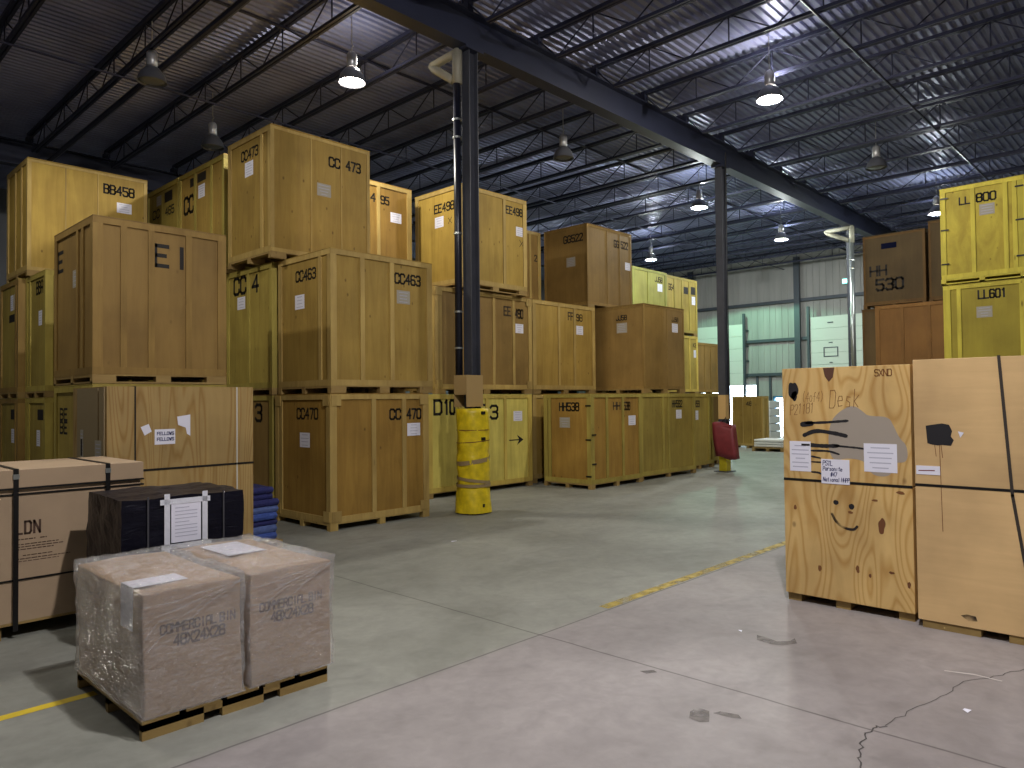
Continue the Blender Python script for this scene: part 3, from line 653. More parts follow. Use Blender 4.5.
def crate(x0, x1, y0, y1, z0, z1, label, body='tan', frame='f_tan', F=None, L=None, skid='pallet', name='storage_crate', thick=0.02, cw=0.09, plainF=False, plainL=False, brace=False, runner=False):
    """F / L: dict(b=[batten fractions], t=[(text, u, v, h[, mat])], p=[(u, v, w, h)]) for the aisle face / left face; u, v in metres from the face's top left"""
    F = F or {}; L = L or {}
    cx, cy = (x0+x1)/2, (y0+y1)/2
    t = thing(name, label, 'crate', (cx, cy, z0), 0, GROUP)
    g = 0.008
    hx, hy = (x1-x0)/2-g, (y1-y0)/2-g; H = z1-z0-0.006; sk = 0.105
    pn = thick+0.002   # body is inset so that the frame sits proud of it
    bw, fm = WOODS[body], WOODS[frame]
    obj('body', BX((-hx+pn, hx-pn, -hy+pn, hy-pn, sk, H-0.012)), bw, t)
    obj('lid', BX((-hx, hx, -hy, hy, H-0.014, H)), bw, t)
    if runner:
        for yy in (-hy+0.03, hy-0.03): obj('bottom_board', BX((-hx, hx, yy-.03, yy+.03, 0.0, .022)), WOODS[skid], t)
        for xx in (-hx+0.04, hx-0.04): obj('bottom_board', BX((xx-.04, xx+.04, -hy+.07, hy-.07, 0.0, .022)), WOODS[skid], t)
    # skids with fork slots
    for yy in (-hy+0.05, 0, hy-0.05):
        w_ = 0.045; eb, cb = (.13, .05) if z0 < .1 else (.26, .09)
        obj('skid', BX((-hx, -hx+eb, yy-w_, yy+w_, 0, sk), (-cb, cb, yy-w_, yy+w_, 0, sk), (hx-eb, hx, yy-w_, yy+w_, 0, sk), (-hx+eb, -cb, yy-w_, yy+w_, sk-0.015, sk), (cb, hx-eb, yy-w_, yy+w_, sk-0.015, sk)), WOODS[skid], t)
    for xx in (-hx+.005, hx-0.105): obj('deck_board', BX((xx, xx+0.1, -hy+0.1, hy-0.1, sk-0.03, sk)), WOODS[skid], t)
    box = (-hx+pn, hx-pn, -hy+pn, hy-pn, 0, H)
    for side, sp, pl in (('F', F, plainF), ('L', L, plainL), ('R', {'b': [0.5]}, True), ('B', {'b': [0.33, 0.66]}, True)):
        o, u, n, W = face_frame(box, side)
        d = thick*0.4 if pl else thick
        rail_h = 0.075 if not pl else 0.05
        a0, a1 = (-pn if side in 'FB' else 0), (W+pn if side in 'FB' else W)
        obj('top_rail', BX(slab(o, u, n, a0, a1, H-0.014-rail_h, H-0.0145, 0, d)), fm, t)
        obj('bottom_rail', BX(slab(o, u, n, a0, a1, sk, sk+rail_h*1.2, 0, d)), fm, t)
        c_w = cw if not pl else 0.04
        obj('corner_post', BX(slab(o, u, n, a0, c_w, sk+rail_h*1.2, H-0.014-rail_h, 0, d)), fm, t)
        obj('corner_post', BX(slab(o, u, n, W-c_w, a1, sk+rail_h*1.2, H-0.014-rail_h, 0, d)), fm, t)
        for f in list(sp.get('b', []))+[q_/W for q_ in sp.get('m', [])]:
            wb = 0.075 if not pl else 0.02
            obj('batten', BX(slab(o, u, n, f*W-wb/2, f*W+wb/2, sk+rail_h*1.2, H-0.014-rail_h, 0, d)), fm, t)
        if brace and side in 'FL':
            for aa in (0, W-0.16):
                for zz in (sk, H-0.2): obj('corner_gusset', BX(slab(o, u, n, aa, aa+0.16, zz+0.02, zz+0.17, d, d+0.01)), fm, t)
        V = Vector((0, 0, 1)); oo = o.copy(); oo.z = 0
        for tx in sp.get('t', []):
            s, tu, tv, tw, th = tx[:5]; mt = tx[5] if len(tx) > 5 else M_ink; wdr = tx[6] if len(tx) > 6 else 0.2; nl = len(s); ra = tw/th/(nl+.35*(nl-1))
            bm = bmesh.new(); add_text(bm, s, oo+u*tu+V*(H-tv), u, V, n, th, th*wdr, ratio=ra, gap=.35*ra/.8); obj('stencilled_number', bm, mt, t)
        for pp in sp.get('p', []):
            paper(t, o, u, n, H, *pp[:4], mat=(M_paperdim if len(pp) > 4 else M_paper))
        for x_, y_, w_, h_ in sp.get('k', []):       # black paint patches
            obj('paint_patch', BX(slab(o, u, n, x_, x_+w_, H-y_-h_, H-y_, 0, 0.0015)), M_ink, t)
        for x_, z_ in sp.get('s', []):               # black steel clips round an edge
            obj('edge_clip', BX(slab(o, u, n, x_, x_+0.14, z_, z_+0.03, d, d+0.012)), M_black, t)
        if 'arrow' in sp:
            x_, v_ = sp['arrow']; bm = bmesh.new(); z_ = H-v_
            P = [oo+u*(x_+a)+V*(z_+b)+n*0.0015 for a, b in ((0, -0.012), (0.3, -0.012), (0.24, -0.11), (0.44, 0.0), (0.24, 0.11), (0.3, 0.012), (0, 0.012))]
            bm.faces.new([bm.verts.new(p) for p in P]); obj('arrow_mark', bm, M_ink, t)
    return t
T1, T2, T3 = 1.98, 4.10, 6.18
# --- near stacks, left to right
B_ = M_inkfade
crate(2.77, 4.40, 9.45, 11.05, 2.1, T2, 'brown crate stencilled with large letters E and 1, upper left stack', 'brown', 'f_brown', runner=True,
      F=dict(m=[.32, .64, 1.1], t=[('E', .69, .26, .15, .25), ('I', .94, .26, .15, .25)]), L=dict(m=[.95, 1.15], t=[('E', .1, .26, .2, .24)], p=[(.72, .56, .24, .22, 1)]))
crate(2.77, 4.40, 9.45, 11.05, 0, 2.1, 'olive crate marked BE, carrying the large E 1 crate', 'olive', 'f_olive',
      F=dict(b=[.3, .6]), L=dict(b=[.6], t=[('BE', .2, .3, .3, .14), ('BE', .2, .47, .3, .14)]))
crate(3.35, 5.2, 13.82, 15.1, T1, T2, 'olive crate with dark BBA stencil beside the E 1 crate', 'olive', 'f_olive', L=dict(b=[.2], t=[('BBA', .6, .15, .4, .2)], p=[(.75, .65, .2, .25)]))
crate(3.25, 5.2, 15.12, 16.5, T1, T2, 'dim olive crate with two white labels at the left edge', 'olive', 'f_brown', L=dict(b=[.85], p=[(.7, .25, .2, .28), (.98, .25, .18, .28)], k=[(.6, .6, .5, .14)]))
crate(3.35, 5.2, 13.82, 15.1, 0, T1, 'lower olive crate with one pale label left of the BE crate', 'olive', 'f_olive', L=dict(b=[.15], k=[(.7, .2, .35, .18)], p=[(.65, .55, .2, .27)]))
crate(3.25, 5.2, 15.12, 16.5, 0, T1, 'lowest crate at the left picture edge with a pale label', 'olive', 'f_brown', L=dict(b=[.85], k=[(.75, .2, .3, .18)], p=[(.8, .55, .2, .25)]))
crate(3.3, 5.3, 14.75, 16.25, T2, T3, 'golden crate marked BB458 on top at the far left', 'honey', 'f_tan',
      F=dict(m=[.57, 1.1], t=[('BB458', 1.2, .22, .52, .16)], p=[(1.42, .52, .26, .19)]), L=dict(b=[.4, .7]), plainF=True)
crate(5.62, 7.4, 14.14, 15.75, T2, T3, 'left of the two top crates marked CC465, smudged', 'olive', 'f_olive', L=dict(t=[('CC', .26, .42, .34, .16), ('465', .9, .46, .42, .15)], p=[(.45, .15, .24, .2, 1)], k=[(.86, .15, .38, .2)]), cw=.06)
crate(5.62, 7.4, 12.2, 14.12, T2, T3, 'top crate with large CC letters beside the CC473 crate', 'tan', 'f_olive', L=dict(m=[.68, 1.36], t=[('CC', .18, .46, .4, .3)], p=[(.8, .34, .27, .24)], k=[(.44, .14, .16, .16), (.76, .12, .36, .16)]), cw=.06)
crate(5.55, 7.42, 10.42, 11.92, T2, T3+.02, 'tall top crate stencilled CC473 on both faces', 'tan', 'f_tan',
      F=dict(m=[.69, 1.26], t=[('CC', 1.03, .28, .2, .15), ('473', 1.36, .27, .28, .15)], p=[(.8, .75, .26, .21, 1)]), L=dict(m=[1.14], t=[('CC473', .44, .22, .56, .15)], p=[(.56, .42, .28, .24)]), plainF=True)
crate(5.72, 7.6, 10.72, 12.35, T1, T2, 'yellowish crate with large CC 4 stencil under the CC473 crate', 'olive', 'f_olive', L=dict(m=[.78], t=[('CC', .24, .12, .42, .27), ('4', .9, .15, .2, .26)], p=[(.36, .45, .28, .21)]), cw=.07)
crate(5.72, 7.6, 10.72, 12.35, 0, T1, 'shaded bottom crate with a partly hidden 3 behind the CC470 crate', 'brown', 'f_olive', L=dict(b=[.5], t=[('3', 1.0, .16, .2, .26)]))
crate(5.78, 7.7, 9.12, 10.66, T1, T2, 'middle crate marked CC463 on both faces', 'tan', 'f_tan', cw=.08,
      F=dict(m=[.53, 1.08], t=[('CC463', 1.15, .24, .5, .15)], p=[(1.18, .5, .26, .21, 1)]), L=dict(m=[1.2], t=[('CC463', .5, .24, .56, .15)], p=[(.47, .6, .27, .22)]))
crate(5.72, 7.56, 9.06, 10.66, 0, T1, 'bottom crate marked CC470 standing on the floor', 'orange', 'f_tan', brace=True, skid='f_tan',
      F=dict(m=[.74, 1.31], t=[('CC', 1.05, .25, .2, .15), ('470', 1.38, .25, .27, .15)], p=[(1.38, .47, .26, .2)]), L=dict(m=[.16], t=[('CC470', .62, .22, .58, .15)], p=[(.7, .58, .28, .22)]))
crate(7.5, 9.35, 11.7, 13.2, T2, T3, 'bright orange top crate marked 495 behind the CC473 crate', 'orange', 'f_tan', F=dict(m=[.2, .99], t=[('4', .82, .25, .1, .15), ('95', 1.06, .26, .19, .15)], p=[(1.29, .54, .27, .2)]), L=dict(b=[.5]))
crate(9.72, 11.66, 10.62, 12.1, T2, T3, 'bright top crate marked EE498 with X marks, behind the nearest column', 'honey', 'f_tan', runner=True,
      F=dict(m=[.4, 1.21], t=[('EE498', 1.28, .21, .5, .15), ('X', 1.69, .88, .12, .14, M_ink, .1)], p=[(1.58, .6, .25, .2)]), L=dict(m=[1.35], t=[('EE498', .6, .3, .6, .16), ('X', 1.02, .62, .11, .12, M_ink, .1)], p=[(.61, .55, .27, .22)]))
crate(9.15, 11.97, 10.78, 12.3, T1, T2, 'middle tier crate marked EE490 behind the nearest column', 'brown', 'f_tan', brace=True,
      F=dict(m=[.12, .64, 1.6, 2.2], t=[('EE', 1.92, .25, .2, .18, B_), ('490', 2.27, .28, .24, .18, B_)], p=[(2.27, .59, .25, .2)]), L=dict(b=[.5]))
crate(8.8, 11.74, 10.6, 12.1, 0, T1, 'pale crate with large stencils D10 and 3 and a black arrow', 'pale', 'f_pale', cw=.1,
      F=dict(m=[.8, 1.55, 2.08], t=[('D', .16, .12, .18, .26), ('10', .41, .12, .26, .26), ('F', 1.36, .22, .13, .25), ('3', 1.66, .24, .2, .26)], p=[(2.34, .36, .27, .21)], arrow=(2.2, .97)))
crate(12.0, 14.3, 10.80, 12.3, T1, T2, 'light brown crate marked FF98 on the middle tier', 'tan', 'f_tan', F=dict(m=[.9, 1.47], t=[('FF', 1.25, .2, .18, .17, B_), ('98', 1.56, .22, .22, .15, B_)], p=[(1.55, .49, .26, .21)]))
crate(12.2, 14.16, 12.42, 13.9, T2, T3, 'narrow sliver of a brown top crate between EE498 and GG522 crates', 'brown', 'f_tan', F=dict(b=[.5, .8], t=[('22', 1.7, .6, .2, .15, B_)]))
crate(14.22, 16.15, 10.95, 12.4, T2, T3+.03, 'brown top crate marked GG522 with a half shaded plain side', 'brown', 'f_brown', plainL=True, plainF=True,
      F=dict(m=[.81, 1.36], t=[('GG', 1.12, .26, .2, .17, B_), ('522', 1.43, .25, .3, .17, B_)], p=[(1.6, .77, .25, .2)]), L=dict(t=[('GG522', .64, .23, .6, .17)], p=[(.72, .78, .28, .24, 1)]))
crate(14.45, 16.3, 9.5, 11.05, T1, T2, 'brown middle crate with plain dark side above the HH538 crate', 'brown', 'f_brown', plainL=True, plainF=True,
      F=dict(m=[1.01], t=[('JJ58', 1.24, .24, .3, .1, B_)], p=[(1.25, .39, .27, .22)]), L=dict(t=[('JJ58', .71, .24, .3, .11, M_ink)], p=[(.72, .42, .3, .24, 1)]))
crate(11.87, 13.74, 9.11, 10.42, 0, T1, 'bottom crate marked HH538 with black edge clips', 'orange', 'f_olive',
      F=dict(m=[.54, 1.12], t=[('HH', .79, .2, .24, .15, B_), ('538', 1.18, .2, .22, .16, B_)], p=[(1.34, .49, .27, .21)], s=[(0, .5), (0, 1.1)]), L=dict(t=[('HH538', .42, .2, .52, .16)], p=[(.42, .5, .28, .22, 1)], b=[.12], s=[(1.13, .25), (1.13, 1.0), (1.13, 1.7)]))
crate(13.78, 16.25, 9.2, 10.7, 0, T1, 'bottom crate right of the HH538 crate with smudged number', 'olive', 'f_olive', F=dict(m=[.96, 1.2], t=[('HH592', 1.38, .18, .45, .15)], p=[(1.55, .4, .25, .21)]))
crate(16.45, 17.95, 9.62, 11.1, 0, T1, 'narrow bottom crate with one label before the second column', 'olive', 'f_olive', F=dict(t=[('HH59', .4, .2, .35, .15, B_)], p=[(.4, .45, .28, .24)], b=[.1, .85]))
crate(18.1, 19.6, 10.0, 11.5, 0, T1, 'bottom crate mostly hidden at the left of the red bag', 'brown', 'f_olive', F=dict(b=[.3, .6]))
crate(21.2, 23.7, 12.2, 13.7, 0, T1, 'bottom crate with a label just left of the second column', 'olive', 'f_olive', F=dict(b=[.35, .6], p=[(1.9, .5, .28, .26)], t=[('KK48', 1.6, .2, .4, .16, B_)]))
crate(25.3, 25.8, 11.62, 12.85, 0, 1.9, 'slim tan crate standing alone on the floor beyond the red bag', 'tan', 'f_tan', L=dict(b=[.35, .65], t=[('48', .55, .2, .2, .14, B_)]), plainL=True)
crate(19.75, 21.85, 13.4, 14.9, T2, T3, 'green tinted top crate at the right end of the row', 'green', 'f_green', F=dict(b=[.45], t=[('JJ58', 1.35, .2, .45, .16, B_)], p=[(1.5, .42, .3, .26)]))
crate(21.9, 24.0, 13.45, 14.9, T2, T3-.03, 'olive top crate with two black stencil patches, last of the top row', 'olive', 'f_olive', F=dict(b=[.25, .5, .75], k=[(1.15, .3, .3, .25), (1.65, .25, .3, .28)], t=[('GG4', .12, .3, .38, .2, B_)], p=[(1.7, .6, .28, .3)]))
crate(21.7, 24.0, 13.45, 14.9, T1, T2, 'yellowish middle crate with a label under the last top crates', 'olive', 'f_pale', F=dict(b=[.4, .75], p=[(1.98, .5, .2, .27)], t=[('K6', 1.95, .25, .25, .14, B_)]))
crate(24.75, 27.2, 14.0, 15.5, T1, T2-.12, 'brown middle crate left of the second column, last of its tier', 'brown', 'f_brown', F=dict(b=[.3, .5, .7], k=[(2.05, .2, .2, .2)], p=[(2.08, .5, .24, .3)]), L=dict(b=[.5]), skid='f_brown')
# --- right hand stacks
crate(16.9, 18.9, 2.45, 3.92, T2+.02, T3-.08, 'bright yellow top crate marked LL800 with black clips, right edge', 'yellow', 'f_yellow', skid='f_yellow', runner=True,
      L=dict(m=[.57, 1.12], b=[.9], t=[('LL', .34, .24, .18, .14), ('800', .64, .22, .32, .16)], p=[(.68, .44, .26, .22, 1)], s=[(0, .4), (0, 1.1), (0, 1.75), (1.28, .4), (1.28, 1.1), (1.28, 1.75)]))
crate(16.9, 18.9, 2.43, 3.9, T1, T2, 'yellow crate marked LL601 below the LL800 crate', 'yellowplain', 'f_yellow', skid='f_yellow', L=dict(m=[.27], t=[('LL601', .61, .16, .46, .16)], p=[(.57, .48, .27, .22, 1)]), cw=.12)
t = crate(19.9, 21.7, 4.92, 6.4, T2, T3-.2, 'dark brown top crate marked HH 530 in the right rear', 'dark', 'f_dark', plainL=True, L=dict(t=[('HH', .16, .8, .38, .24), ('530', .3, 1.15, .62, .27)]), skid='f_dark')
obj('blue_tape', BX((-.9+.026, -.9+.03, -.08, .28, 1.5, 1.64)), M_bluetape, t)['label'] = 'strip of blue tape'
crate(19.9, 21.7, 3.4, 4.88, T2, T3-.05, 'dark top crate between the HH 530 and LL800 crates', 'dark', 'f_dark', plainL=True, L=dict(b=[.9]), skid='f_dark')
crate(19.9, 21.7, 4.95, 6.45, T1, T2, 'dark brown crate under the HH 530 crate', 'dark', 'f_dark', plainL=True, skid='f_dark')
crate(19.2, 19.88, 4.1, 5.92, T1, T2-.02, 'red brown crate with three panels under the dark crates at right', 'redbrown', 'f_redbrown', L=dict(b=[.34, .67], p=[]), skid='f_redbrown')
# --- crates hidden behind the front ones that carry the visible tiers
HID = 'plain crate low in the stacks, hidden behind the crates in front'
for a in ((3.3, 5.3, 16.52, 17.9, 0, T1), (7.6, 9.3, 12.32, 13.8, T1, T2), (7.6, 9.3, 12.32, 13.8, 0, T1), (5.7, 7.5, 12.4, 14.0, T1, T2), (5.7, 7.5, 12.4, 14.0, 0, T1), (5.7, 7.5, 14.1, 15.7, T1, T2), (5.7, 7.5, 14.1, 15.7, 0, T1), (12.0, 14.2, 10.82, 12.3, 0, T1), (12.2, 14.2, 12.42, 13.9, T1, T2), (12.2, 14.2, 12.42, 13.9, 0, T1),
          (14.35, 16.3, 11.08, 12.4, T1, T2), (14.35, 16.3, 11.08, 12.4, 0, T1), (19.6, 21.6, 13.75, 15.2, T1, T2), (19.6, 21.6, 13.75, 15.2, 0, T1), (21.7, 23.7, 13.75, 15.2, 0, T1), (24.75, 27.2, 14.0, 15.5, 0, T1),
          (16.9, 18.9, 2.43, 3.9, 0, T1), (19.9, 21.7, 4.95, 6.45, 0, T1), (19.9, 21.7, 3.4, 4.88, T1, T2), (19.9, 21.7, 3.4, 4.88, 0, T1), (19.2, 19.88, 4.1, 5.92, 0, T1)):
    crate(*a, HID, 'tan', 'f_tan', F=dict(b=[.4, .7]))['group'] = 'hidden lower crates'

# --- front left plywood crate (two stacked, strapped)
def ply_front():
    x0, x1, y0, y1 = 2.48, 4.03, 8.0, 9.1
    t = thing('plywood_crate', 'weathered plywood crate with three taped papers, left behind the black bundle', 'crate', ((x0+x1)/2, (y0+y1)/2, 0))
    hx, hy = (x1-x0)/2, (y1-y0)/2
    obj('skid', BX((-hx, hx, -hy, -hy+.09, 0, .1)), WOODS['pallet'], t); obj('skid', BX((-hx, hx, -.05, .05, 0, .1)), WOODS['pallet'], t); obj('skid', BX((-hx, hx, hy-.09, hy, 0, .1)), WOODS['pallet'], t)
    obj('lower_body', BX((-hx, hx, -hy, hy, .1, 1.155)), WOODS['rawdim'], t); obj('upper_body', BX((-hx, hx, -hy, hy, 1.165, 2.03)), WOODS['rawdim'], t)
    obj('side_cover', BX((-hx-.012, -hx-.002, -hy+.05, -hy+.2, .1, 2.02), (-hx-.012, -hx-.002, -hy+.24, hy-.18, .1, 2.02)), plain('grey_side_panel', (140, 124, 92), .7), t)
    obj('strap', BX((-hx+.26, -hx+.275, -hy-.004, -hy, .1, 2.034), (-hx+.26, -hx+.275, -hy, hy, 2.03, 2.034)), M_black, t)
    obj('strap', BX((-hx-.014, hx+.004, -hy-.004, -hy, 1.15, 1.172), (hx, hx+.004, -hy, hy, 1.15, 1.172)), M_black, t)
    obj('strap', BX((hx-.2, hx-.188, -hy-.004, -hy, .1, 2.03)), M_white, t)['label'] = 'white vertical strap'
    o, u, n, W = face_frame((-hx, hx, -hy, hy, 0, 2.03), 'F')
    V = Vector((0, 0, 1))
    for pts_ in ([(.32, 1.61), (.40, 1.64), (.43, 1.56), (.36, 1.52)], [(.69, 1.71), (.83, 1.73), (.83, 1.50), (.795, 1.52), (.78, 1.59), (.70, 1.62)]):
        bm = bmesh.new(); bm.faces.new([bm.verts.new(o+u*a+V*b+n*.002) for a, b in pts_]); obj('torn_paper', bm, M_paper, t)
    pf = paper(t, o, u, n, 2.03, .46, .45, .21, .16, lines=False)
    for zz in (1.55, 1.49):
        bm = bmesh.new(); add_text(bm, 'FELLOWS', o+u*.485+V*zz, u, V, n*2.4, .03, .007, ratio=.6, gap=.3); obj('printed_word', bm, M_blueink, pf)
    o, u, n, W = face_frame((-hx-.012, hx, -hy, hy, 0, 2.03), 'L')
    paper(t, o, u, n, 2.03, .3, .45, .1, .32, M_paperdim); paper(t, o, u, n, 2.03, .78, .55, .2, .28, M_paperdim)
    obj('address_blot', BX(slab(o, u, n, .32, .37, 1.3, 1.48, .002, .004)), M_ink, t)
ply_front()

# --- front right crates
def right_front():
    x0 = 6.57; D = 2.0
    # crate A
    y0, y1 = 1.76, 2.83
    t = thing('plywood_crate', 'raw plywood crate with papers and black and grey spray paint, right foreground', 'crate', (x0+D/2, (y0+y1)/2, 0))
    hx, hy = D/2, (y1-y0)/2; zs = .07; zt = 2.11; seam = 1.1
    for yy in (hy-.06, .05, -hy+.08): obj('skid', BX((-hx+.03, hx, yy-.07, yy+.05, 0, zs)), WOODS['pallet'], t)
    obj('lower_body', BX((-hx, hx, -hy, hy, zs, seam-.004)), WOODS['raw'], t, bevel=.004); obj('upper_body', BX((-hx, hx, -hy, hy, seam+.004, zt)), WOODS['raw'], t, bevel=.004)
    o, u, n, W = face_frame((-hx, hx, -hy, hy, 0, zt), 'L'); V = Vector((0, 0, 1))
    obj('strap', BX(slab(o, u, n, 0, W, seam-.008, seam+.014, 0, .003)), M_black, t)
    def blob(cx, cz, rx, rz, mat, nm, d=.0012, seed=1, pts=26, rough=.12):
        rs = random.Random(seed); bm = bmesh.new(); ph = [rs.uniform(0, 6.28) for _ in range(4)]
        vs = []
        for k in range(pts):
            a = 2*PI*k/pts; q = 1+rough*(math.sin(2*a+ph[0])+.6*math.sin(3*a+ph[1])+.5*math.sin(5*a+ph[2]))
            vs.append(bm.verts.new(o+u*(cx+rx*q*math.cos(a))+V*(cz+rz*q*math.sin(a))+n*d))
        bm.faces.new(vs); obj(nm, bm, mat, t)
    # sprayed grey patch (irregular)
    bm = bmesh.new()
    out = [(.42,1.62),(.5,1.72),(.62,1.78),(.7,1.72),(.74,1.68),(.9,1.68),(.94,1.6),(.98,1.5),(1.04,1.44),(1.04,1.3),(.93,1.3),(.92,1.2),(.85,1.17),(.75,1.19),(.72,1.3),(.55,1.32),(.45,1.28),(.4,1.4)]
    for _ in range(3):
        out = [q for i_ in range(len(out)) for q in ((.75*out[i_][0]+.25*out[(i_+1) % len(out)][0], .75*out[i_][1]+.25*out[(i_+1) % len(out)][1]), (.25*out[i_][0]+.75*out[(i_+1) % len(out)][0], .25*out[i_][1]+.75*out[(i_+1) % len(out)][1]))]
    bm.faces.new([bm.verts.new(o+u*a+V*b+n*.001) for a, b in out]); obj('grey_paint_patch', bm, M_greypaint, t)
    def bar(p, wd, nm='paint_stroke', mat=M_spray):
        """brushed stroke: one ribbon along a smooth curve with rounded, uneven ends"""
        P = [Vector(q) for q in p]; P = [2*P[0]-P[1]]+P+[2*P[-1]-P[-2]]; pts = []
        for i in range(1, len(P)-2):
            for k_ in range(8):
                f = k_/8; pts.append(.5*((2*P[i])+(-P[i-1]+P[i+1])*f+(2*P[i-1]-5*P[i]+4*P[i+1]-P[i+2])*f*f+(-P[i-1]+3*P[i]-3*P[i+1]+P[i+2])*f**3))
        pts.append(P[-2]); rs = random.Random(int(p[0][1]*1000)); bm = bmesh.new(); prev = None; m_ = len(pts)-1
        for i, q in enumerate(pts):
            d = (pts[min(i+1, m_)]-pts[max(i-1, 0)]).normalized(); e = Vector((-d.y, d.x))
            ww = wd*(.5+.06*rs.uniform(-1, 1))*(1 if 0 < i < m_ else .55)
            cur = [bm.verts.new(o+u*(q+e*sg*ww).x+V*(q+e*sg*ww).y+n*.0018) for sg in (-1, 1)]
            if prev: bm.faces.new((prev[0], cur[0], cur[1], prev[1]))
            prev = cur
        obj(nm, bm, mat, t)
    bar([(.16, 1.60), (.28, 1.615)], .045); bar([(.2, 1.615), (.4, 1.625), (.58, 1.64)], .022)
    bar([(.18, 1.50), (.3, 1.545), (.45, 1.53), (.57, 1.505)], .034)
    bar([(.17, 1.425), (.35, 1.415), (.5, 1.42)], .034); bar([(.45, 1.42), (.62, 1.41), (.72, 1.40)], .016)
    bar([(.25, 1.37), (.4, 1.37), (.5, 1.345)], .018); bar([(.25, 1.32), (.34, 1.305)], .016)
    bar([(.25, 1.27), (.4, 1.27), (.5, 1.275)], .014); bar([(.25, 1.18), (.32, 1.175), (.38, 1.14)], .016)
    blob(.1, 1.91, .042, .085, M_spray, 'paint_blot', seed=4); blob(.11, 1.86, .03, .04, M_spray, 'paint_blot', seed=6)
    bm = bmesh.new(); bm.faces.new([bm.verts.new(o+u*a+V*b+n*.001) for a, b in ((.37, zt-.004), (.47, zt-.004), (.455, 2.02), (.42, 1.98), (.385, 2.03))]); obj('dark_knot', bm, plain('knot_brown', (88, 56, 40), .8), t)
    # smiley made of two sprayed dots and an arc, lower sheet
    blob(.46, .925, .022, .022, M_spray, 'paint_dot', seed=7, rough=.05); blob(.59, .90, .022, .026, M_spray, 'paint_dot', seed=8, rough=.05)
    bar([(.42, .83), (.46, .76), (.52, .715), (.6, .705), (.64, .74)], .022, 'paint_arc', M_softspray)
    for a, b, rx, rz, s in ((.83, .76, .028, .065, 2), (.1, .85, .012, .024, 3), (.31, .33, .014, .03, 4), (.63, .37, .016, .03, 5), (.73, .33, .012, .015, 6), (.9, .38, .02, .012, 7), (1.03, .3, .012, .03, 8), (.58, .85, .02, .012, 9), (.98, 1.05, .03, .014, 12), (.78, .97, .022, .01, 13)):
        blob(a, b, rx, rz, plain('knot_dark', (110, 66, 36), .8) if s in (2, 6, 7, 8) else M_inkbrown, 'dark_knot', seed=s)
    # papers
    paper(t, o, u, n, zt, .06, .66, .19, .27)
    bm = bmesh.new(); add_stroke(bm, [(.175, 1.42), (.235, 1.42)], o, u, V, n, .018, .0035); obj('printed_heading', bm, M_ink, t)
    pz = obj('paper_label', BX(slab(o, u, n, .34, .58, 1.085, 1.30, .0, .004)), M_paper, t)
    for s, a, b, h in (('PSTL', .355, 1.285, .04), ('Parsonite', .355, 1.235, .035), ('#47', .42, 1.185, .035), ('National HHPP', .355, 1.14, .034)):
        bm = bmesh.new(); add_text(bm, s, o+u*a+V*b, u, V, n*4.2, h, .005, ratio=.42, gap=.14, slant=.1, jitter=.05); obj('handwriting', bm, M_blueink, pz)
    pz2 = paper(t, o, u, n, zt, .70, .66, .26, .24)
    # brown handwriting
    for s, a, b, h, wd, ra, gp in (('(4of4)', .18, 1.89, .085, .0035, .3, .1), ('Desk', .42, 1.905, .155, .005, .3, .16), ('P21181', .07, 1.775, .09, .0045, .32, .1)):
        bm = bmesh.new(); add_text(bm, s, o+u*a+V*b, u, V, n, h, wd, ratio=ra, gap=gp, slant=.08, jitter=.06, tilt=.12 if s[0] == 'P' else .02); obj('handwriting', bm, M_inkbrown, t)
    bm = bmesh.new(); add_text(bm, 'SXND', o+u*.8+V*2.075, u, V, n, .055, .008, ratio=.5, gap=.16); obj('stencilled_mark', bm, M_inkbrown, t)
    # crate B
    y0, y1 = .1, 1.72; x0 = 6.5
    t = thing('plywood_crate', 'smooth tan crate with a dripping black paint square, right foreground edge', 'crate', (x0+D/2, (y0+y1)/2, 0))
    hx, hy = D/2, (y1-y0)/2; zs = .06; zt = 2.14; seam = 1.13
    for yy in (hy-.23, 0, -hy+.2): obj('skid', BX((-hx+.01, hx, yy-.2, yy+.2, 0, zs)), WOODS['pallet'], t)
    obj('lower_body', BX((-hx, hx, -hy, hy, zs, seam-.004)), WOODS['hardboard'], t, bevel=.004); obj('upper_body', BX((-hx, hx, -hy, hy, seam+.004, zt)), WOODS['hardboard'], t, bevel=.004)
    o, u, n, W = face_frame((-hx, hx, -hy, hy, 0, zt), 'L')
    obj('strap', BX(slab(o, u, n, 0, W, seam-.004, seam+.016, 0, .003)), M_black, t)
    bm = bmesh.new(); add_stroke(bm, [(.59, zt), (.655, 1.1), (.735, .5), (.78, .06)], o, u, V, n, .022, .0045); obj('strap', bm, plain('dark_webbing', (52, 44, 38), .6), t)
    bm = bmesh.new(); bm.faces.new([bm.verts.new(o+u*a+V*b+n*.0014) for a, b in ((.085, 1.61), (.14, 1.62), (.2, 1.63), (.25, 1.62), (.27, 1.57), (.26, 1.53), (.28, 1.5), (.26, 1.455), (.2, 1.46), (.17, 1.455), (.13, 1.46), (.095, 1.47))]); obj('black_paint_square', bm, M_spray, t)
    for a, b in ((.155, 1.37), (.19, .78), (.2, 1.36)):
        bm = bmesh.new(); add_stroke(bm, [(a-.01, 1.47), (a, b)], o, u, V, n, .005, .0012); obj('paint_drip', bm, M_inkbrown, t)
    obj('torn_label', BX(slab(o, u, n, .01, .18, 1.22, 1.29, 0, .003)), M_paper, t)
    bm = bmesh.new(); add_stroke(bm, [(.03, 1.25), (.14, 1.255)], o, u, V, n, .008, .0035); obj('red_writing', bm, M_red, t)
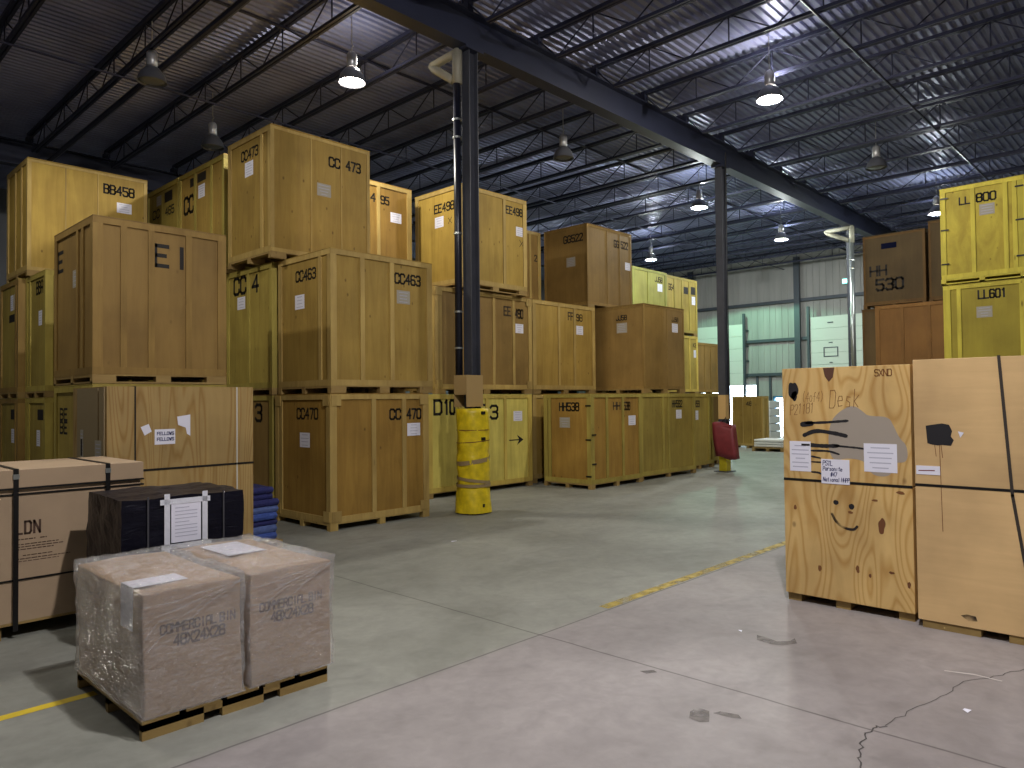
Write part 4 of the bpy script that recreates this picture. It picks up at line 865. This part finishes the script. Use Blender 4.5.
    bm = bmesh.new(); bm.faces.new([bm.verts.new(o+u*a+V*b+n*.003) for a, b in ((.31, 1.57), (.35, 1.56), (.325, 1.52))]); obj('paper_scrap', bm, M_paper, t)
    bm = bmesh.new(); bm.faces.new([bm.verts.new(o+u*a+V*b+n*.0012) for a, b in ((.3, .145), (.34, .16), (.4, .155), (.41, .12), (.35, .11))]); obj('scuff_mark', bm, M_softspray, t)
right_front()

# ------------------------------------------------------------------ foreground cartons
def make_pallet(parent, hx, hy, h=.12, mat=None):
    mat = mat or WOODS['pallet']
    for i in range(5):
        c = -hy+(2*hy-.1)*i/4; obj('deck_slat', BX((-hx, hx, c, c+.1, h-.02, h)), mat, parent)
    for c in (-hx, -.04, hx-.08):
        bm = BX((c, c+.08, -hy, -hy+.22, 0, h-.02), (c, c+.08, -.12, .12, 0, h-.02), (c, c+.08, hy-.22, hy, 0, h-.02), (c, c+.08, -hy, hy, h-.045, h-.0201))
        obj('stringer', bm, mat, parent)
# wrapped pair of bins
t = thing('pallet', 'wooden pallet under the two shrink-wrapped bin cartons', 'pallet', (2.08, 4.83, 0))
hx, hy = .58, .57
for c in (-hx, hx-.04): pass
for i in range(5):
    c = -hx+(2*hx-.2)*i/4; obj('deck_slat', BX((c, c+.2, -hy, hy, .088, .108)), WOODS['pallet'], t)
for c in (-hy, -.02, hy-.04):
    obj('stringer', BX((-hx, -hx+.34, c, c+.04, 0, .0879), (-.13, .13, c, c+.04, 0, .0879), (hx-.34, hx, c, c+.04, 0, .0879), (-hx, hx, c, c+.04, .05, .0879)), WOODS['pallet'], t)
for i in (0, 2, 4):
    c = -hx+(2*hx-.12)*i/4
def wrinkled_box(hx, hy, z0, z1, seed, amp=.012, cuts=14):
    bm = bmesh.new(); add_box(bm, -hx, hx, -hy, hy, z0, z1)
    bmesh.ops.subdivide_edges(bm, edges=bm.edges[:], cuts=cuts, use_grid_fill=True)
    rs = random.Random(seed); ph = [rs.uniform(0, 6.28) for _ in range(8)]
    for v in bm.verts:
        p = v.co; q = amp*(.5+.3*math.sin(13*p.x+ph[0]+5*p.z)+.3*math.sin(17*p.y+ph[1]+7*p.z)+.25*math.sin(31*p.z+ph[2]+9*(p.x+p.y))+rs.uniform(-.25, .25))
        q = max(q, 0.0)
        if abs(abs(p.x)-hx) < 1e-4: p.x += math.copysign(q, p.x)
        if abs(abs(p.y)-hy) < 1e-4: p.y += math.copysign(q, p.y)
        if abs(p.z-z1) < 1e-4: p.z += q
    return bm
def bin_carton(cx, cy, hx, hy, rot, label, seed, xoff, papers):
    t = thing('bin_carton', label, 'carton', (cx, cy, .109), rot, 'bin cartons on the foreground pallet')
    H = .70
    bm = bmesh.new(); add_box(bm, -hx, hx, -hy, hy, 0, H); bmesh.ops.subdivide_edges(bm, edges=bm.edges[:], cuts=6, use_grid_fill=True)
    for v in bm.verts:
        if v.co.z > H-.01: v.co.z -= .012*(1-math.cos(3*v.co.x/hx))*.5+.01*(1-abs(v.co.y/hy))
        v.co.x += .006*math.sin(v.co.z*7+seed) if abs(v.co.x) > hx-.01 else 0
    obj('box', bm, M_card, t, bevel=.008)
    wb = wrinkled_box(hx+.008, hy+.008, .004, H+.012, seed, .014, 22)
    # drop the bottom cap of the film
    bmesh.ops.delete(wb, geom=[f for f in wb.faces if f.normal.z < -.9 or all(abs(v.co.z-.004) < .001 for v in f.verts)], context='FACES')
    wr = obj('stretch_wrap', wb, M_wrap, t, smooth=True)
    # twisted film edges and folds
    rs = random.Random(seed+50)
    for k_ in range(4):
        bm = bmesh.new(); a = rs.uniform(-hx, 0); pts = []
        for i in range(9):
            f = i/8; pts.append((-hx+2*hx*f, -hy-.022-rs.uniform(0, .006), H-.02-.14*(1-f)*rs.uniform(.8, 1.1)*(k_+1)*.5))
        add_tube(bm, pts, .0022, 5); obj('film_fold', bm, M_wrap, t)
    o = Vector((-hx, -hy, 0)); u = Vector((1, 0, 0)); n = Vector((0, -1, 0)); V = Vector((0, 0, 1))
    bm = bmesh.new(); add_text(bm, 'COMMERCIAL BIN', o+u*(xoff)+V*(.50), u, V, n, .05, .009, ratio=.5, gap=.18)
    add_text(bm, '48X24X28', o+u*(xoff+.075)+V*.43, u, V, n, .058, .011, ratio=.5, gap=.18); obj('box_print', bm, M_boxink, t)
    for p in papers: obj('paper_sheet', BX(p), M_paper, t)
    return t
bin_carton(1.785, 4.83, .28, .575, .0, 'left shrink-wrapped commercial bin carton with paper over its edge', 1, .09,
    [(-.288, .02, -.43, -.24, .702, .705), (-.287, -.284, -.43, -.24, .46, .705)])
bin_carton(2.405, 4.83, .28, .575, .0, 'right shrink-wrapped commercial bin carton on the foreground pallet', 2, .06,
    [(-.15, .12, .0, .45, .702, .705)])

# large strapped carton LDN
x0, x1, y0, y1 = .25, 2.43, 6.87, 7.95
t = thing('strapped_carton', 'long cardboard carton printed LDN, bound with black straps, at the left edge', 'carton', ((x0+x1)/2, (y0+y1)/2, 0))
hx, hy = (x1-x0)/2, (y1-y0)/2
obj('carton_body', BX((-hx+.02, hx-.02, -hy+.02, hy-.02, .125, 1.2)), M_card2, t)
obj('carton_lid', BX((-hx, hx, -hy, hy, 1.19, 1.335)), M_card2, t, bevel=.004)
make_pallet(t, hx, hy-.02, .124)
for sx in (1.47-(x0+x1)/2, 2.14-(x0+x1)/2, .6-(x0+x1)/2):
    obj('strap', BX((sx-.018, sx+.018, -hy-.006, -hy+.0, .06, 1.342), (sx-.018, sx+.018, hy-.0, hy+.006, .06, 1.342), (sx-.018, sx+.018, -hy, hy, 1.336, 1.342)), M_black, t)
    obj('buckle', BX((sx-.022, sx+.022, -hy-.012, -hy-.006, 1.26, 1.3)), M_galv, t)
for zz in (1.13, .45, 1.178): obj('strap', BX((-hx-.004, hx+.004, -hy-(.004 if zz > 1.17 else -.012), -hy+.02, zz, zz+.014), (hx-.02, hx+.004, -hy, hy, zz, zz+.014)), M_black, t)
o = Vector((-hx+.02, -hy+.02, 0)); u = Vector((1, 0, 0)); n = Vector((0, -1, 0)); V = Vector((0, 0, 1)); bx = 1.475-x0-.02
bm = bmesh.new(); add_text(bm, 'LDN', o+u*(bx)+V*.915, u, V, n, .095, .017, ratio=.42, gap=.3)
add_text(bm, 'ALDO', o+u*(bx-.42)+V*.915, u, V, n, .095, .017, ratio=.42, gap=.3) if False else None
for zz, a, b, th in ((.775, 0, .13, .016), (.775, .17, .21, .016), (.735, 0, .3, .014), (.715, 0, .34, .014), (.695, 0, .26, .014), (.645, .05, .25, .014), (.62, 0, .38, .014), (.60, 0, .3, .01)):
    q = a
    rs = random.Random(int(zz*1000))
    while q < b:
        l = rs.uniform(.012, .04); add_stroke(bm, [(bx+q, zz), (bx+min(q+l, b), zz)], o, u, V, n, th*.55, .0012); q += l+.012
obj('carton_print', bm, M_boxink, t)

# black wrapped bundle
t = thing('black_wrapped_bundle', 'black stretch-wrapped bundle with a taped paper sheet behind the bin cartons', 'wrapped bundle', (2.33, 6.12, 0), -.04)
hx, hy = .44, .44
make_pallet(t, hx, hy, .12)
bm = wrinkled_box(hx, hy, .121, 1.14, 9, .014, 12)
obj('black_wrap', bm, M_blackwrap, t, smooth=False, bevel=0)
o = Vector((-hx, -hy-.018, 0)); u = Vector((1, 0, 0)); n = Vector((0, -1, 0))
obj('paper_sheet', BX(slab(o, u, n, .33, .55, .8, 1.1, 0, .003)), M_paper, t)
bm = bmesh.new()
for i in range(9): add_stroke(bm, [(.36, 1.06-.027*i), (.36+(.1 if i in (0, 4) else .16), 1.06-.027*i)], o, u, V, n, .006, .004)
obj('printed_lines', bm, M_greyline, t)
for a, b, c, d in ((.28, .32, .6, 1.17), (.56, .6, .6, 1.17), (.25, .62, 1.09, 1.13), (.26, .63, .755, .79)):
    obj('tape_strip', BX(slab(o, u, n, a, b, c, d, .003, .006)), M_duct, t)
for a in (.16, .72): obj('strap', BX(slab(o, u, n, a, a+.012, .12, 1.16, .0, .006)), M_rubber, t)

# blue moving blankets
t = thing('blanket_pallet', 'small wooden pallet under the folded blue blankets', 'pallet', (4.42, 8.93, 0)); make_pallet(t, .3, .35, .1)
rs = random.Random(5); z = .1
for i in range(8):
    hh = rs.uniform(.07, .095); hx, hy = .26-rs.uniform(0, .03)-(.05 if i > 5 else 0), .31-rs.uniform(0, .03)
    bm = bmesh.new(); add_box(bm, -hx, hx, -hy, hy, 0, hh); bmesh.ops.subdivide_edges(bm, edges=bm.edges[:], cuts=6, use_grid_fill=True)
    for v in bm.verts:
        e = min(1, (1-abs(v.co.z/hh-.5)*2)); v.co.x *= 1+.05*e; v.co.y *= 1+.05*e; v.co.z += .004*math.sin(9*v.co.x)+.004*math.sin(12*v.co.y)
    ob = obj('folded_blanket', bm, M_blue[(i*2) % 3 if i < 6 else 1], smooth=True); ob.location = (4.42, 8.93, z+.008)
    nm = ['lowest', 'second', 'third', 'fourth', 'fifth', 'sixth', 'seventh', 'topmost'][i]
    tag(ob, 'folded blue moving blanket, %s counting from the bottom of the pile' % nm if i not in (0, 7) else 'folded blue moving blanket, %s of the pile' % nm, 'blanket', 'folded moving blankets in a pile'); z += hh+.002

# ------------------------------------------------------------------ floor details
tag(obj('floor_marking', BX((5.25, 9.3, 3.865, 3.97, 0.0008, .0014)), M_stripe), 'worn yellow line on the floor in the middle of the aisle', 'floor marking')
tag(obj('floor_marking', BX((-.4, 1.55, 5.16, 5.24, 0.0008, .0014)), M_stripe2), 'yellow line on the floor left of the wrapped cartons', 'floor marking')
def crack(pts, wd, label):
    bm = bmesh.new(); add_stroke(bm, pts, Vector((0, 0, 0)), Vector((1, 0, 0)), Vector((0, 1, 0)), Vector((0, 0, 1)), wd, .0015)
    return bm
fl = bpy.data.objects['floor']
def wiggle(P, seed, amp=.014):
    rs = random.Random(seed); out = []
    for a, b in zip(P[:-1], P[1:]):
        for k_ in range(5):
            f = k_/5; out.append((a[0]+(b[0]-a[0])*f+rs.uniform(-amp, amp), a[1]+(b[1]-a[1])*f+rs.uniform(-amp, amp)))
    return out+[P[-1]]
obj('crack', crack(wiggle([(6.4, .82), (6.0, .91), (5.72, 1.03), (5.43, 1.17), (5.06, 1.23), (4.76, 1.29), (4.42, 1.35)], 3), .0055, ''), plain('crack_dark', (84, 80, 78), .9), fl)
obj('crack', crack(wiggle([(4.42, 1.35), (4.34, 1.395), (4.13, 1.38), (3.95, 1.34), (3.8, 1.27), (3.6, 1.3)], 4), .008, ''), plain('crack_dark_wide', (78, 74, 72), .9), fl)
def scrap(x, y, pts, mat, label, nm='paper_scrap', cat='litter'):
    bm = bmesh.new(); vs = [bm.verts.new((x+a, y+b, .003+.004*(i % 2))) for i, (a, b) in enumerate(pts)]; bm.faces.new(vs); tag(obj(nm, bm, mat), label, cat)
scrap(5.42, 2.70, [(0, 0), (.03, .01), (.035, .04), (.01, .03)], M_paper, 'tiny white paper scrap on the floor before the raw plywood crate')
scrap(4.91, 1.05, [(0, 0), (.05, -.01), (.06, .03), (.02, .03)], M_paper, 'small pale scrap on the floor near the crack')
scrap(6.36, 7.19, [(0, 0), (.08, -.02), (.1, .02), (.02, .04)], M_paper, 'small white scrap on the floor near the yellow column guard')
def floor_mark(pts, mat, label, nm='floor_stain'):
    bm = bmesh.new(); bm.faces.new([bm.verts.new((a, b, .0016)) for a, b in pts]); tag(obj(nm, bm, mat), label, 'floor mark')
M_scuff = mat_worn('scuff_grey', (108, 102, 99), .3, .6)
floor_mark([(5.436, 2.579), (5.324, 2.527), (5.30, 2.40), (5.331, 2.33), (5.448, 2.27), (5.55, 2.33), (5.47, 2.33), (5.39, 2.40), (5.42, 2.48)], M_scuff, 'dark curved scuff on the floor left of the raw plywood crate', 'rubber_scuff')
floor_mark([(3.93, 2.25), (3.85, 2.25), (3.77, 2.21), (3.76, 2.14), (3.80, 2.10), (3.86, 2.13), (3.93, 2.17)], M_scuff, 'small brown stain on the floor before the long joint, lower middle')
floor_mark([(3.92, 2.14), (3.97, 2.12), (4.0, 2.02), (3.96, 1.98), (3.93, 2.06)], M_scuff, 'faint brown stain to the right of the small brown stain')
floor_mark([(4.19, 2.83), (4.27, 2.77), (4.25, 2.73), (4.18, 2.77)], M_scuff, 'dark short stain beside the long floor joint')
floor_mark([(5.555, 1.32), (5.57, 1.32), (5.625, 1.16), (5.61, 1.0), (5.595, 1.0), (5.605, 1.15)], plain('white_scratch', (196, 190, 186), .7), 'long thin white scratch on the floor at lower right', 'floor_scratch')
